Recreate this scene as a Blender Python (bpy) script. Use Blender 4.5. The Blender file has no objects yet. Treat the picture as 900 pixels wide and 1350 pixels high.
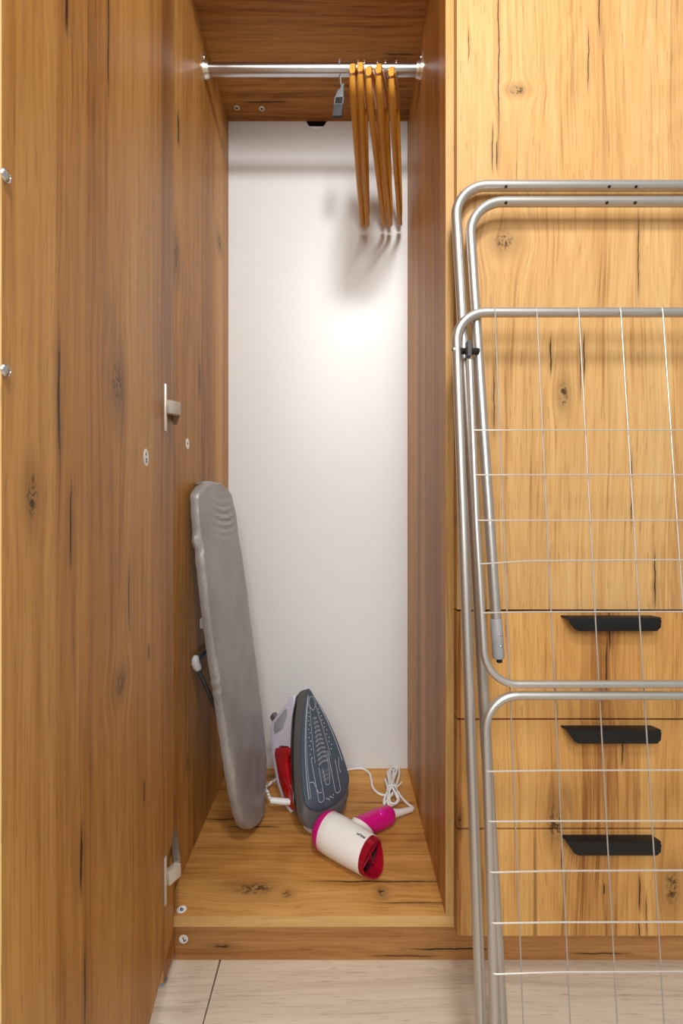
import bpy, bmesh, math, random
from mathutils import Vector, Matrix
random.seed(7)
C = bpy.context.scene.collection
SC = bpy.context.scene
PI = math.pi

# ------------------------------------------------------------------ camera, light, exposure
F = 620.0          # focal length in pixels of the 900 x 1350 frame
HC = 0.816         # camera height
cam_d = bpy.data.cameras.new('camera')
cam_d.sensor_fit = 'HORIZONTAL'; cam_d.sensor_width = 24.0; cam_d.lens = 24.0 * F / 900.0
cam_d.clip_start = 0.01; cam_d.clip_end = 50
cam = bpy.data.objects.new('camera', cam_d); C.objects.link(cam)
cam.location = (0, 0, HC); cam.rotation_euler = (PI / 2, 0, 0)
SC.camera = cam

w = bpy.data.worlds.new('room_light'); SC.world = w; w.use_nodes = True
bg = w.node_tree.nodes['Background']
bg.inputs['Color'].default_value = (1.0, 0.985, 0.96, 1); bg.inputs['Strength'].default_value = 0.43


def area(name, loc, target, size, power, col=(1, 1, 1)):
    l = bpy.data.lights.new(name, 'AREA'); l.shape = 'DISK'; l.size = size; l.energy = power; l.color = col
    o = bpy.data.objects.new(name, l); C.objects.link(o); o.location = loc
    o.rotation_euler = (Vector(target) - Vector(loc)).to_track_quat('-Z', 'Y').to_euler()
    return o


area('key_lamp', (0.12, -0.20, 2.04), (0.05, 1.0, 0.95), 0.24, 13.5, (1.0, 0.985, 0.965))
area('room_fill', (-0.07, -1.6, 2.05), (0.0, 1.0, 0.7), 1.3, 46.0, (1.0, 0.985, 0.965))  # broad soft fill, added to lift the scene and the back panel glow

vs = SC.view_settings
vs.view_transform = 'Standard'; vs.look = 'None'; vs.gamma = 1.0; vs.use_curve_mapping = False
vs.exposure = 0.0


def at(px, py, d):      # a point of the photograph at depth d, in world metres
    return Vector(((px - 450) * d / F, d, HC + (675 - py) * d / F))


# ------------------------------------------------------------------ node helper and materials
class NT:
    def __init__(s, name):
        s.mat = bpy.data.materials.new(name); s.mat.use_nodes = True
        s.t = s.mat.node_tree; s.n = s.t.nodes; s.l = s.t.links
        s.b = s.n['Principled BSDF']

    def put(s, sock, v):
        if isinstance(v, (int, float)): sock.default_value = v
        elif isinstance(v, (tuple, list)): sock.default_value = v
        else: s.l.new(v, sock)

    def m(s, op, a, b=None, c=None, clamp=False):
        k = s.n.new('ShaderNodeMath'); k.operation = op; k.use_clamp = clamp
        s.put(k.inputs[0], a)
        if b is not None: s.put(k.inputs[1], b)
        if c is not None: s.put(k.inputs[2], c)
        return k.outputs[0]

    def comb(s, x, y, z):
        k = s.n.new('ShaderNodeCombineXYZ')
        for i, v in enumerate((x, y, z)): s.put(k.inputs[i], v)
        return k.outputs[0]

    def noise(s, vec, scale=1.0, detail=2.0, rough=0.5, dist=0.0):
        k = s.n.new('ShaderNodeTexNoise'); s.put(k.inputs['Vector'], vec)
        k.inputs['Scale'].default_value = scale; k.inputs['Detail'].default_value = detail
        k.inputs['Roughness'].default_value = rough; k.inputs['Distortion'].default_value = dist
        return k.outputs[0]

    def white(s, vec):
        k = s.n.new('ShaderNodeTexWhiteNoise'); k.noise_dimensions = '3D'; s.put(k.inputs['Vector'], vec)
        return k.outputs['Value']

    def step(s, v, lo, hi, a=0.0, b=1.0):
        k = s.n.new('ShaderNodeMapRange'); k.interpolation_type = 'SMOOTHSTEP'
        s.put(k.inputs[0], v); s.put(k.inputs[1], lo); s.put(k.inputs[2], hi); s.put(k.inputs[3], a); s.put(k.inputs[4], b)
        return k.outputs[0]

    def ramp(s, f, stops):
        k = s.n.new('ShaderNodeValToRGB'); s.put(k.inputs[0], f); e = k.color_ramp.elements
        e[0].position = stops[0][0]; e[0].color = (*stops[0][1], 1)
        e[1].position = stops[-1][0]; e[1].color = (*stops[-1][1], 1)
        for p, c in stops[1:-1]:
            q = e.new(p); q.color = (*c, 1)
        return k.outputs[0]

    def mix(s, f, a, b, mode='MIX'):
        k = s.n.new('ShaderNodeMix'); k.data_type = 'RGBA'; k.blend_type = mode
        s.put(k.inputs[0], f)
        s.put(k.inputs[6], a if not isinstance(a, tuple) else (*a, 1))
        s.put(k.inputs[7], b if not isinstance(b, tuple) else (*b, 1))
        return k.outputs[2]

    def bump(s, h, strength, dist=0.001):
        k = s.n.new('ShaderNodeBump'); k.inputs['Strength'].default_value = strength; k.inputs['Distance'].default_value = dist
        s.put(k.inputs['Height'], h); s.l.new(k.outputs[0], s.b.inputs['Normal'])

    def coords(s, org=(0, 0, 0)):
        k = s.n.new('ShaderNodeTexCoord'); v = s.n.new('ShaderNodeVectorMath'); v.operation = 'ADD'
        s.l.new(k.outputs['Object'], v.inputs[0]); v.inputs[1].default_value = org
        q = s.n.new('ShaderNodeSeparateXYZ'); s.l.new(v.outputs[0], q.inputs[0])
        return q.outputs, v.outputs[0]


def wood(name, u='X', v='Z', seed=0.0, cracks=(), knots=(), org=(0, 0, 0), stave=0.075, rough=0.42, auto=0.6, tone=0.0, con=0.9, spec=0.18, ln=0.15,
         pal=((0.22, 0.080, 0.016), (0.46, 0.210, 0.050), (0.66, 0.350, 0.105))):
    """golden oak laminate: u runs across the grain, v along it; cracks (u, v0, v1, width), knots (u, v, a, b)"""
    t = NT(name); xyz, _ = t.coords(org)
    ix = 'XYZ'.index
    U = xyz[ix(u)]; V = xyz[ix(v)]
    n1 = t.noise(t.comb(t.m('MULTIPLY', U, 2.5), t.m('MULTIPLY', V, 0.9), seed), 1, 2)
    n2 = t.noise(t.comb(t.m('MULTIPLY', U, 9.0), t.m('MULTIPLY', V, 4.0), seed + 3), 1, 2)
    uw = t.m('ADD', U, t.m('MULTIPLY', t.m('SUBTRACT', n1, 0.5), 0.05))
    uw = t.m('ADD', uw, t.m('MULTIPLY', t.m('SUBTRACT', n2, 0.5), 0.010))
    kd = None; ring = None
    for (ku, kv, a, b) in knots:
        wob = t.m('MULTIPLY', t.m('SUBTRACT', n2, 0.5), 0.9)
        du = t.m('SUBTRACT', U, ku); dv = t.m('SUBTRACT', V, kv)
        r2 = t.m('ADD', t.m('POWER', t.m('ABSOLUTE', t.m('DIVIDE', du, a)), 2.0), t.m('POWER', t.m('ABSOLUTE', t.m('DIVIDE', dv, b)), 2.0))
        g = t.m('EXPONENT', t.m('MULTIPLY', r2, -0.16))
        uw = t.m('SUBTRACT', uw, t.m('MULTIPLY', t.m('MULTIPLY', du, g), 0.75))
        r = t.m('ADD', t.m('SQRT', r2), wob)
        tex = t.noise(t.comb(t.m('MULTIPLY', U, 130.0), t.m('MULTIPLY', V, 95.0), seed), 1, 3, 0.6, 1.2)
        body = t.m('MULTIPLY', t.step(r, 1.7, 0.2), t.step(tex, 0.42, 0.58, 0.10, 1.0))
        halo = t.m('MULTIPLY', t.step(r, 2.8, 0.5), 0.34)
        k = t.m('MAXIMUM', t.m('MULTIPLY', body, 0.95), halo)
        kd = k if kd is None else t.m('MAXIMUM', kd, k)
    st = t.white(t.comb(t.m('FLOOR', t.m('DIVIDE', t.m('ADD', U, t.m('MULTIPLY', t.m('SUBTRACT', n1, 0.5), 0.012)), stave)), seed, 0.5))
    broad = t.noise(t.comb(t.m('MULTIPLY', uw, 9.0), t.m('MULTIPLY', V, 0.55), seed + 1.7), 1, 3, 0.55)
    streak = t.noise(t.comb(t.m('MULTIPLY', uw, 55.0), t.m('MULTIPLY', V, 1.6), seed + 5.1), 1, 3, 0.6)
    fine = t.noise(t.comb(t.m('MULTIPLY', uw, 330.0), t.m('MULTIPLY', V, 9.0), seed + 8.3), 1, 2, 0.6)
    fig = t.noise(t.comb(t.m('MULTIPLY', uw, 11.0), t.m('MULTIPLY', V, 1.1), seed + 12), 1, 1, 0.4)
    rings = t.m('SINE', t.m('MULTIPLY', fig, 115.0))
    lines = t.step(t.noise(t.comb(t.m('MULTIPLY', uw, 150.0), t.m('MULTIPLY', V, 2.2), seed + 17), 1, 2, 0.65), 0.52, 0.66)
    f = t.m('MULTIPLY_ADD', st, 0.34 * con, 0.5 - 0.17 * con + 0.03 + tone)
    f = t.m('SUBTRACT', f, t.m('MULTIPLY', lines, ln))
    for q, k in ((broad, 1.30 * con), (streak, 0.70 * con), (fine, 0.50)):
        f = t.m('ADD', f, t.m('MULTIPLY', t.m('SUBTRACT', q, 0.5), k))
    f = t.m('ADD', f, t.m('MULTIPLY', rings, 0.04))
    col = t.ramp(f, ((0.10, pal[0]), (0.50, pal[1]), (0.92, pal[2])))
    # pores and cracks
    pore = t.m('MULTIPLY', t.step(t.noise(t.comb(t.m('MULTIPLY', uw, 420.0), t.m('MULTIPLY', V, 22.0), seed + 21), 1, 1), 0.62, 0.74), 0.30)
    cn = t.noise(t.comb(t.m('MULTIPLY', uw, 11.0), t.m('MULTIPLY', V, 0.8), seed + 30), 1, 1)
    cg = t.noise(t.comb(t.m('MULTIPLY', U, 7.0), t.m('MULTIPLY', V, 2.6), seed + 40), 1, 1)
    ck = t.m('MULTIPLY', t.step(t.m('ABSOLUTE', t.m('SUBTRACT', cn, 0.5)), 0.016, 0.002), t.step(cg, 0.60, 0.70))
    mask = t.m('MAXIMUM', pore, t.m('MULTIPLY', ck, auto))
    if kd is not None: mask = t.m('MAXIMUM', mask, kd)
    if cracks:
        wig = t.noise(t.comb(seed, t.m('MULTIPLY', V, 16.0), seed), 1, 3, 0.6)
        wid = t.noise(t.comb(seed + 2, t.m('MULTIPLY', V, 60.0), 4.0), 1, 2)
        for (cu, v0, v1, cw) in cracks:
            lo, hi = min(v0, v1), max(v0, v1); e = (hi - lo) * 0.25 + 0.002
            dd = t.m('ABSOLUTE', t.m('SUBTRACT', t.m('ADD', U, t.m('MULTIPLY', t.m('SUBTRACT', wig, 0.5), 0.008)), cu))
            ww = t.m('MULTIPLY', t.m('ADD', wid, 0.35), cw * 1.45)
            a = t.step(t.m('DIVIDE', dd, ww), 1.25, 0.35)
            a = t.m('MULTIPLY', a, t.m('MULTIPLY', t.step(V, lo - e, lo + e), t.step(V, hi + e, hi - e)))
            soft = t.m('MULTIPLY', t.step(t.m('DIVIDE', dd, ww), 6.0, 1.0), 0.22)
            soft = t.m('MULTIPLY', soft, t.m('MULTIPLY', t.step(V, lo - e, lo + e), t.step(V, hi + e, hi - e)))
            mask = t.m('MAXIMUM', mask, t.m('MAXIMUM', a, soft))
    col = t.mix(t.m('MINIMUM', mask, 1.0), col, (0.045, 0.02, 0.009))
    t.l.new(col, t.b.inputs['Base Color'])
    t.put(t.b.inputs['Roughness'], t.m('ADD', t.m('MULTIPLY', fine, 0.16), rough - 0.08))
    t.b.inputs['Specular IOR Level'].default_value = spec
    t.bump(t.m('SUBTRACT', fine, t.m('MULTIPLY', mask, 1.5)), 0.10, 0.0006)
    return t.mat


def plain(name, col, rough=0.5, metal=0.0, spec=0.5, trans=0.0, coat=0.0, var=0.06, vscale=60.0, bump=0.0, bscale=400.0, ior=1.45):
    t = NT(name); _, vec = t.coords()
    n = t.noise(vec, vscale, 3)
    c = t.mix(n, tuple(x * (1 - var) for x in col), tuple(min(1, x * (1 + var)) for x in col))
    t.l.new(c, t.b.inputs['Base Color'])
    t.b.inputs['Roughness'].default_value = rough; t.b.inputs['Metallic'].default_value = metal
    t.b.inputs['Specular IOR Level'].default_value = spec; t.b.inputs['Transmission Weight'].default_value = trans
    t.b.inputs['Coat Weight'].default_value = coat; t.b.inputs['IOR'].default_value = ior
    if bump: t.bump(t.noise(vec, bscale, 3), bump, 0.0008)
    return t.mat


# ------------------------------------------------------------------ geometry helpers
def link(name, me, mats, parent=None, smooth=True):
    for mt in (mats if isinstance(mats, (list, tuple)) else [mats]): me.materials.append(mt)
    if smooth:
        for p in me.polygons: p.use_smooth = True
        try: me.set_sharp_from_angle(angle=math.radians(38))
        except Exception: pass
    o = bpy.data.objects.new(name, me); C.objects.link(o)
    if parent is not None: o.parent = parent
    return o


def finish(name, bm, mats, parent=None, smooth=True, off=None):
    bmesh.ops.recalc_face_normals(bm, faces=bm.faces[:])
    if off is not None: bmesh.ops.translate(bm, verts=bm.verts[:], vec=-Vector(off))
    me = bpy.data.meshes.new(name); bm.to_mesh(me); bm.free()
    return link(name, me, mats, parent, smooth)


def root(name, loc, label, cat, group=None, rot=(0, 0, 0)):
    o = bpy.data.objects.new(name, None); C.objects.link(o)
    o.empty_display_size = 0.05
    o.location = loc; o.rotation_euler = rot; o['label'] = label; o['category'] = cat
    if group: o['group'] = group
    return o


def structure(o):
    o['kind'] = 'structure'; return o


def b_box(bm, lo, hi, bev=0.0, seg=1):
    lo = Vector(lo); hi = Vector(hi); c = (lo + hi) / 2; s = hi - lo
    r = bmesh.ops.create_cube(bm, size=1.0, matrix=Matrix.Translation(c) @ Matrix.Diagonal((*s, 1)))
    if bev > 0:
        es = list({e for v in r['verts'] for e in v.link_edges})
        bmesh.ops.bevel(bm, geom=es, offset=bev, segments=seg, profile=0.5, affect='EDGES')


def box(name, lo, hi, mat, parent=None, bev=0.0008, seg=1, off=None):
    bm = bmesh.new(); b_box(bm, lo, hi, bev, seg)
    return finish(name, bm, mat, parent, off=off)


def b_prism(bm, pts, axis, a, b, bev=0.0, seg=2, mi=0):
    """polygon pts in the plane orthogonal to axis (0,1,2), extruded from a to b"""
    def mk(p, k):
        q = list(p); q.insert(axis, k); return Vector(q)
    va = [bm.verts.new(mk(p, a)) for p in pts]; vb = [bm.verts.new(mk(p, b)) for p in pts]
    fs = [bm.faces.new(va), bm.faces.new(vb)]
    n = len(pts)
    for i in range(n): fs.append(bm.faces.new((va[i], va[(i + 1) % n], vb[(i + 1) % n], vb[i])))
    for f in fs: f.material_index = mi
    if bev > 0:
        es = list({e for f in fs[:2] for e in f.edges})
        bmesh.ops.recalc_face_normals(bm, faces=fs)
        bmesh.ops.bevel(bm, geom=es, offset=bev, segments=seg, profile=0.5, affect='EDGES', clamp_overlap=True)


def fillet(pts, rad, seg=8, closed=False):
    pts = [Vector(p) for p in pts]; out = []; n = len(pts)
    for i, p in enumerate(pts):
        if not closed and i in (0, n - 1): out.append(p); continue
        a = (pts[i - 1] - p); b = (pts[(i + 1) % n] - p)
        r = rad[i] if isinstance(rad, (list, tuple)) else rad
        if r <= 0: out.append(p); continue
        a.normalize(); b.normalize(); th = a.angle(b) / 2
        if abs(th - PI / 2) < 0.02: out.append(p); continue
        t = r / math.tan(th); c = p + (a + b).normalized() * (r / math.sin(th))
        s = p + a * t - c; e = p + b * t - c; ang = s.angle(e); ax = s.cross(e).normalized()
        for k in range(seg + 1): out.append(c + Matrix.Rotation(ang * k / seg, 3, ax) @ s)
    return out


def spline(pts, n=8):
    pts = [Vector(p) for p in pts]; out = []
    for i in range(len(pts) - 1):
        p0 = pts[max(i - 1, 0)]; p1 = pts[i]; p2 = pts[i + 1]; p3 = pts[min(i + 2, len(pts) - 1)]
        for k in range(n):
            t = k / n
            out.append(0.5 * ((2 * p1) + (p2 - p0) * t + (2 * p0 - 5 * p1 + 4 * p2 - p3) * t * t + (3 * p1 - p0 - 3 * p2 + p3) * t ** 3))
    out.append(pts[-1]); return out


def b_tube(bm, pts, r, n=12, closed=False, cap=True, sx=1.0, mi=0):
    pts = [Vector(p) for p in pts]; m = len(pts); rings = []
    tan = []
    for i in range(m):
        if closed: d = pts[(i + 1) % m] - pts[i - 1]
        else: d = pts[min(i + 1, m - 1)] - pts[max(i - 1, 0)]
        tan.append(d.normalized())
    up = Vector((0, 0, 1)) if abs(tan[0].z) < 0.9 else Vector((1, 0, 0))
    nrm = (up - tan[0] * up.dot(tan[0])).normalized()
    for i in range(m):
        if i:
            q = tan[i - 1].rotation_difference(tan[i]); nrm = q @ nrm
            nrm = (nrm - tan[i] * nrm.dot(tan[i])).normalized()
        bi = tan[i].cross(nrm); rr = r[i] if isinstance(r, (list, tuple)) else r
        rings.append([bm.verts.new(pts[i] + (nrm * math.cos(2 * PI * k / n) + bi * sx * math.sin(2 * PI * k / n)) * rr) for k in range(n)])
    for i in range(m if closed else m - 1):
        a = rings[i]; b = rings[(i + 1) % m]
        for k in range(n):
            f = bm.faces.new((a[k], a[(k + 1) % n], b[(k + 1) % n], b[k])); f.material_index = mi
    if cap and not closed:
        bm.faces.new(rings[0]).material_index = mi; bm.faces.new(rings[-1]).material_index = mi


def tube(name, pts, r, mat, parent=None, n=12, closed=False, off=None, sx=1.0):
    bm = bmesh.new(); b_tube(bm, pts, r, n, closed, sx=sx)
    return finish(name, bm, mat, parent, off=off)


def b_loft(bm, rings, cap=(True, True), mi=0):
    vs_ = [[bm.verts.new(p) for p in r] for r in rings]; n = len(rings[0])
    for a, b in zip(vs_[:-1], vs_[1:]):
        for k in range(n):
            bm.faces.new((a[k], a[(k + 1) % n], b[(k + 1) % n], b[k])).material_index = mi
    if cap[0]: bm.faces.new(vs_[0]).material_index = mi
    if cap[1]: bm.faces.new(vs_[-1]).material_index = mi


def b_lathe(bm, prof, n=24, M=Matrix(), mi=0, cap=(True, True)):
    """prof (radius, height) around local z, moved by M"""
    rings = [[M @ Vector((r * math.cos(2 * PI * k / n), r * math.sin(2 * PI * k / n), h)) for k in range(n)] for r, h in prof]
    b_loft(bm, rings, cap, mi)


def frame_to(p, d, upv=(0, 0, 1)):
    """matrix with local z along d, at p"""
    d = Vector(d).normalized(); return Matrix.Translation(p) @ d.to_track_quat('Z', 'Y').to_matrix().to_4x4()


def text_bm(bm, s, size, M, thick=0.0003, mi=0, sx=1.0):
    cu = bpy.data.curves.new('letters', 'FONT'); cu.body = s; cu.size = size; cu.align_x = 'CENTER'; cu.align_y = 'CENTER'
    cu.extrude = thick; cu.offset = size * 0.018; cu.resolution_u = 3
    o = bpy.data.objects.new('letters', cu); C.objects.link(o)
    dg = bpy.context.evaluated_depsgraph_get(); me = bpy.data.meshes.new_from_object(o.evaluated_get(dg))
    bpy.data.objects.remove(o); bpy.data.curves.remove(cu)
    k0 = len(bm.verts); f0 = len(bm.faces)
    bm.from_mesh(me); bpy.data.meshes.remove(me)
    bm.verts.ensure_lookup_table(); bm.faces.ensure_lookup_table()
    for v in bm.verts[k0:]: v.co = M @ Vector((v.co.x * sx, v.co.y, v.co.z))
    for f in bm.faces[f0:]: f.material_index = mi


def basis(o, x, y, z):
    m = Matrix((x, y, z)).transposed().to_4x4(); m.translation = o; return m


# ------------------------------------------------------------------ key dimensions (metres)
XL, XR = -0.304, 0.1775          # inner faces of the wardrobe sides
DF, DB = 0.802, 1.265            # front of the carcass, front of the back panel
ZB = HC - 0.6895                 # top of the bottom board
ZS = HC + 515 * DB / F           # underside of the shelf
TOP = 2.42
DD = 0.785                       # outer face of the closed fronts
DK = 0.8565                      # face of the plinth


def on_x(px, py, X):  # pixel on a plane of constant X -> (depth, z)
    d = X * F / (px - 450); return d, HC + (675 - py) * d / F


def on_d(px, py, d):  # -> (x, z)
    return (px - 450) * d / F, HC + (675 - py) * d / F


def on_z(px, py, Z):  # -> (x, depth)
    d = (HC - Z) * F / (py - 675); return (px - 450) * d / F, d


# ------------------------------------------------------------------ shared materials
M_white = plain('white_panel', (0.72, 0.733, 0.735), 0.34, spec=0.42, var=0.012, vscale=30, bump=0.10, bscale=420)
M_steel = plain('brushed_steel', (0.62, 0.61, 0.60), 0.26, metal=1.0, var=0.04)
M_airer = plain('silver_tube', (0.54, 0.515, 0.485), 0.40, metal=0.88, var=0.05, vscale=40)
M_wire = plain('silver_wire', (0.64, 0.61, 0.56), 0.4, metal=0.55, var=0.04)
M_wire_up = plain('shaded_upright_wire', (0.47, 0.45, 0.42), 0.45, metal=0.6, var=0.04)  # darker copy of the wire colour, shade on the uprights painted in
M_rail = plain('rail_chrome', (0.56, 0.56, 0.58), 0.24, metal=1.0, var=0.03)
M_nickel = plain('nickel_plate', (0.74, 0.69, 0.60), 0.34, metal=1.0, var=0.05)
M_hinge = plain('hinge_nickel', (0.66, 0.61, 0.53), 0.40, metal=0.6, var=0.06)
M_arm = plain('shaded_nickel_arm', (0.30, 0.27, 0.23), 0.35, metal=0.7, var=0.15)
M_black = plain('black_plastic', (0.012, 0.012, 0.012), 0.42, var=0.1)
M_handle = plain('black_powder_coat', (0.010, 0.010, 0.0105), 0.45, spec=0.35, var=0.12, bump=0.05)
M_tagc = plain('tag_grey', (0.15, 0.16, 0.175), 0.5, var=0.05)
M_greyp = plain('grey_plastic', (0.30, 0.30, 0.31), 0.4, var=0.05)
M_lightp = plain('light_grey_plastic', (0.50, 0.50, 0.51), 0.4, var=0.05)
M_darkbar = plain('dark_steel_rod', (0.035, 0.036, 0.04), 0.38, var=0.1)
M_sticker = plain('sticker_paper', (0.93, 0.91, 0.88), 0.6, var=0.01)
M_ink = plain('black_ink', (0.01, 0.01, 0.01), 0.7, var=0.05)
M_dark = plain('dark_void_board', (0.02, 0.014, 0.01), 0.8, var=0.1)
M_wall = plain('painted_plaster', (0.72, 0.71, 0.69), 0.8, var=0.02, bump=0.1)

ED = ((0.36, 0.19, 0.06), (0.52, 0.31, 0.11), (0.64, 0.41, 0.17))
W_edge_v = wood('oak_edge_upright', 'X', 'Z', 61, stave=0.5, auto=0.0, pal=ED)
W_edge_h = wood('oak_edge_flat', 'Z', 'X', 67, stave=0.5, auto=0.25, pal=ED)

# ------------------------------------------------------------------ floor and wall
FW = ((0.48, 0.39, 0.285), (0.68, 0.575, 0.45), (0.79, 0.69, 0.56))
floor_mats = [wood('pale_oak_plank', 'Y', 'X', 80 + 7.3 * k, stave=0.6, rough=0.42, auto=0.12, con=0.8, spec=0.35, pal=FW) for k in range(3)]
bm = bmesh.new(); b_box(bm, (-1.6, -1.6, -0.05), (1.8, 1.62, -0.009))
floor = structure(finish('floor', bm, M_dark))
PW = 0.193
row = 0
y = 0.876 - 13 * PW
while y < 1.6:
    y1 = min(y + PW, 1.6)
    off_ = -0.221 if row == 12 else [0.31, -0.55, -0.05, 0.52][row % 4]
    xs = [-1.6]
    x = off_ - 1.2 * 2
    while x < 1.8:
        if -1.55 < x < 1.75: xs.append(x)
        x += 1.2
    xs.append(1.8)
    for a, b in zip(xs[:-1], xs[1:]):
        bm = bmesh.new(); b_box(bm, (a + 0.0010, y + 0.0010, -0.009), (b - 0.0010, y1 - 0.0010, 0.0), 0.0008)
        finish('plank', bm, floor_mats[(row + len(xs) + int(a * 10)) % 3], floor)
    y += PW; row += 1
bm = bmesh.new(); b_box(bm, (-1.6, 1.56, 0.0), (1.8, 1.62, 2.6)); structure(finish('wall_back', bm, M_wall))

# ------------------------------------------------------------------ wardrobe
RW = Vector((-0.06, DF, 0))
wr = root('wardrobe', RW, 'open oak laminate wardrobe with a white back, its tall door swung open on the left', 'wardrobe')


def cv(L, f): return [f(*a) for a in L]


def side_crack(px, y0, y1, X, cw):
    d, z0 = on_x(px, y0, X); _, z1 = on_x(px, y1, X); return (d, z0, z1, cw * 1.8)


wl = wood('oak_left_side', 'Y', 'Z', 11, org=tuple(RW), stave=0.06, auto=0.35,
          cracks=[side_crack(235, 150, 190, XL, 0.002), side_crack(263, 480, 520, XL, 0.0015), side_crack(228, 0, 130, XL, 0.001)],
          knots=[(*on_x(233, 340, XL), 0.018, 0.034), (*on_x(289, 320, XL), 0.018, 0.02), (*on_x(247, 1005, XL), 0.010, 0.012)])
wrr = wood('oak_right_side', 'Y', 'Z', 23, org=tuple(RW), stave=0.05, auto=0.4)


def side_panel(x0, x1, z0, mat, front_x):
    s = box('side_panel', (x0, DF + 0.0008, z0), (x1, DB + 0.012, TOP), mat, wr, 0.0004, off=RW)
    box('edge_band', (x0, DF, z0), (x1, DF + 0.0008, TOP), W_edge_v, s, 0.0, off=RW)
    return s


spl = side_panel(XL - 0.016, XL, 0.012, wl, 0)
for y_ in (DF + 0.014, DB - 0.03):
    bm = bmesh.new(); b_lathe(bm, [(0.009, 0.0), (0.009, 0.004), (0.006, 0.005), (0.006, 0.012)], 14, Matrix.Translation((XL - 0.008, y_, 0)))
    finish('foot', bm, M_greyp, wr, off=RW)
side_panel(XR, XR + 0.0145, ZB, wrr, 0)


def fl_crack(x0, x1, py, cw):
    a, d = on_z(x0, py, ZB); b, _ = on_z(x1, py, ZB); return (d, a, b, cw)


kx, kd_ = on_z(335, 1171, ZB)
k2x, k2d = on_z(378, 1178, ZB)
wb = wood('oak_bottom_board', 'Y', 'X', 31, org=tuple(RW), stave=0.085, tone=0.03,
          cracks=[fl_crack(420, 590, 1162, 0.0016), fl_crack(275, 330, 1080, 0.002), fl_crack(300, 365, 1090, 0.002), fl_crack(475, 540, 1058, 0.0012), fl_crack(500, 590, 1190, 0.001)],
          knots=[(kd_, kx, 0.017, 0.042), (k2d, k2x, 0.009, 0.010), (on_z(503, 1176, ZB)[1], on_z(503, 1176, ZB)[0], 0.010, 0.008)])
bb = box('bottom_board', (XL, DF + 0.0008, ZB - 0.018), (XR + 0.0145, DB + 0.012, ZB), wb, wr, 0.0003, off=RW)
box('edge_band', (XL, DF, ZB - 0.018), (XR + 0.0145, DF + 0.0008, ZB), W_edge_h, bb, 0.0, off=RW)

wsh = wood('oak_shelf', 'Y', 'X', 43, org=tuple(RW), stave=0.09, tone=-0.14,  # tone lowered: shade under the shelf is put into the wood colour
           cracks=[(DB - 0.105, -0.01, 0.16, 0.0016), (DB - 0.060, -0.25, -0.14, 0.002), (DB - 0.185, 0.10, 0.17, 0.0015), (DB - 0.055, 0.05, 0.13, 0.0014)],
           knots=[(DB - 0.165, 0.125, 0.010, 0.018)])
sh = box('shelf', (XL, DF + 0.0208, ZS), (XR, DB, ZS + 0.018), wsh, wr, 0.0003, off=RW)
box('edge_band', (XL, DF + 0.02, ZS), (XR, DF + 0.0208, ZS + 0.018), W_edge_h, sh, 0.0, off=RW)
box('top_panel', (XL, DF, TOP - 0.018), (XR, DB, TOP), wsh, wr, 0.0003, off=RW)

# white back panel with the cable hole that shows under the shelf
hx, hr = (417 - 450) * DB / F, 0.0285
hz = ZS + 0.0085
bm = bmesh.new(); NH = 32; q_ = 0.036


def hole_ring(y_):
    inn = []; outr = []
    for k in range(NH):
        a = 2 * PI * k / NH; c_, s_ = math.cos(a), math.sin(a); e_ = q_ / max(abs(c_), abs(s_))
        inn.append(bm.verts.new((hx + hr * c_, y_, hz + hr * s_))); outr.append(bm.verts.new((hx + e_ * c_, y_, hz + e_ * s_)))
    return inn, outr


(fi, fo), (bi, bo) = hole_ring(DB), hole_ring(DB + 0.0155)
for k in range(NH):
    j = (k + 1) % NH
    bm.faces.new((fi[k], fi[j], fo[j], fo[k])); bm.faces.new((fi[k], fi[j], bi[j], bi[k]))
for lo, hi in (((XL - 0.006, ZB - 0.006), (XR + 0.006, hz - q_)), ((XL - 0.006, hz - q_), (hx - q_, hz + q_)), ((hx + q_, hz - q_), (XR + 0.006, hz + q_))):
    bm.faces.new([bm.verts.new((x, DB, z)) for x, z in ((lo[0], lo[1]), (hi[0], lo[1]), (hi[0], hi[1]), (lo[0], hi[1]))])
finish('back_panel', bm, M_white, wr, smooth=False, off=RW)
box('upper_back_panel', (XL - 0.006, DB, hz + q_), (XR + 0.006, DB + 0.003, TOP), M_white, wr, 0, off=RW)
box('dark_void_sheet', (XL - 0.01, DB + 0.10, 0.0), (XR + 0.01, DB + 0.11, TOP), M_dark, wr, 0, off=RW)  # added near-black sheet, paints the unlit space seen through the hole

bm = bmesh.new()
arc = [(hx + hr * 0.995 * math.sin(math.radians(a)), hz - hr * 0.995 * math.cos(math.radians(a))) for a in range(-46, 47, 4)]
b_prism(bm, arc, 1, DB + 0.003, DB + 0.006)
finish('lit_crescent', bm, plain('lit_crescent_white', (0.93, 0.93, 0.92), 0.5), wr, smooth=False, off=RW)  # added crescent, its bright white stands in for light behind the hole
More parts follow.
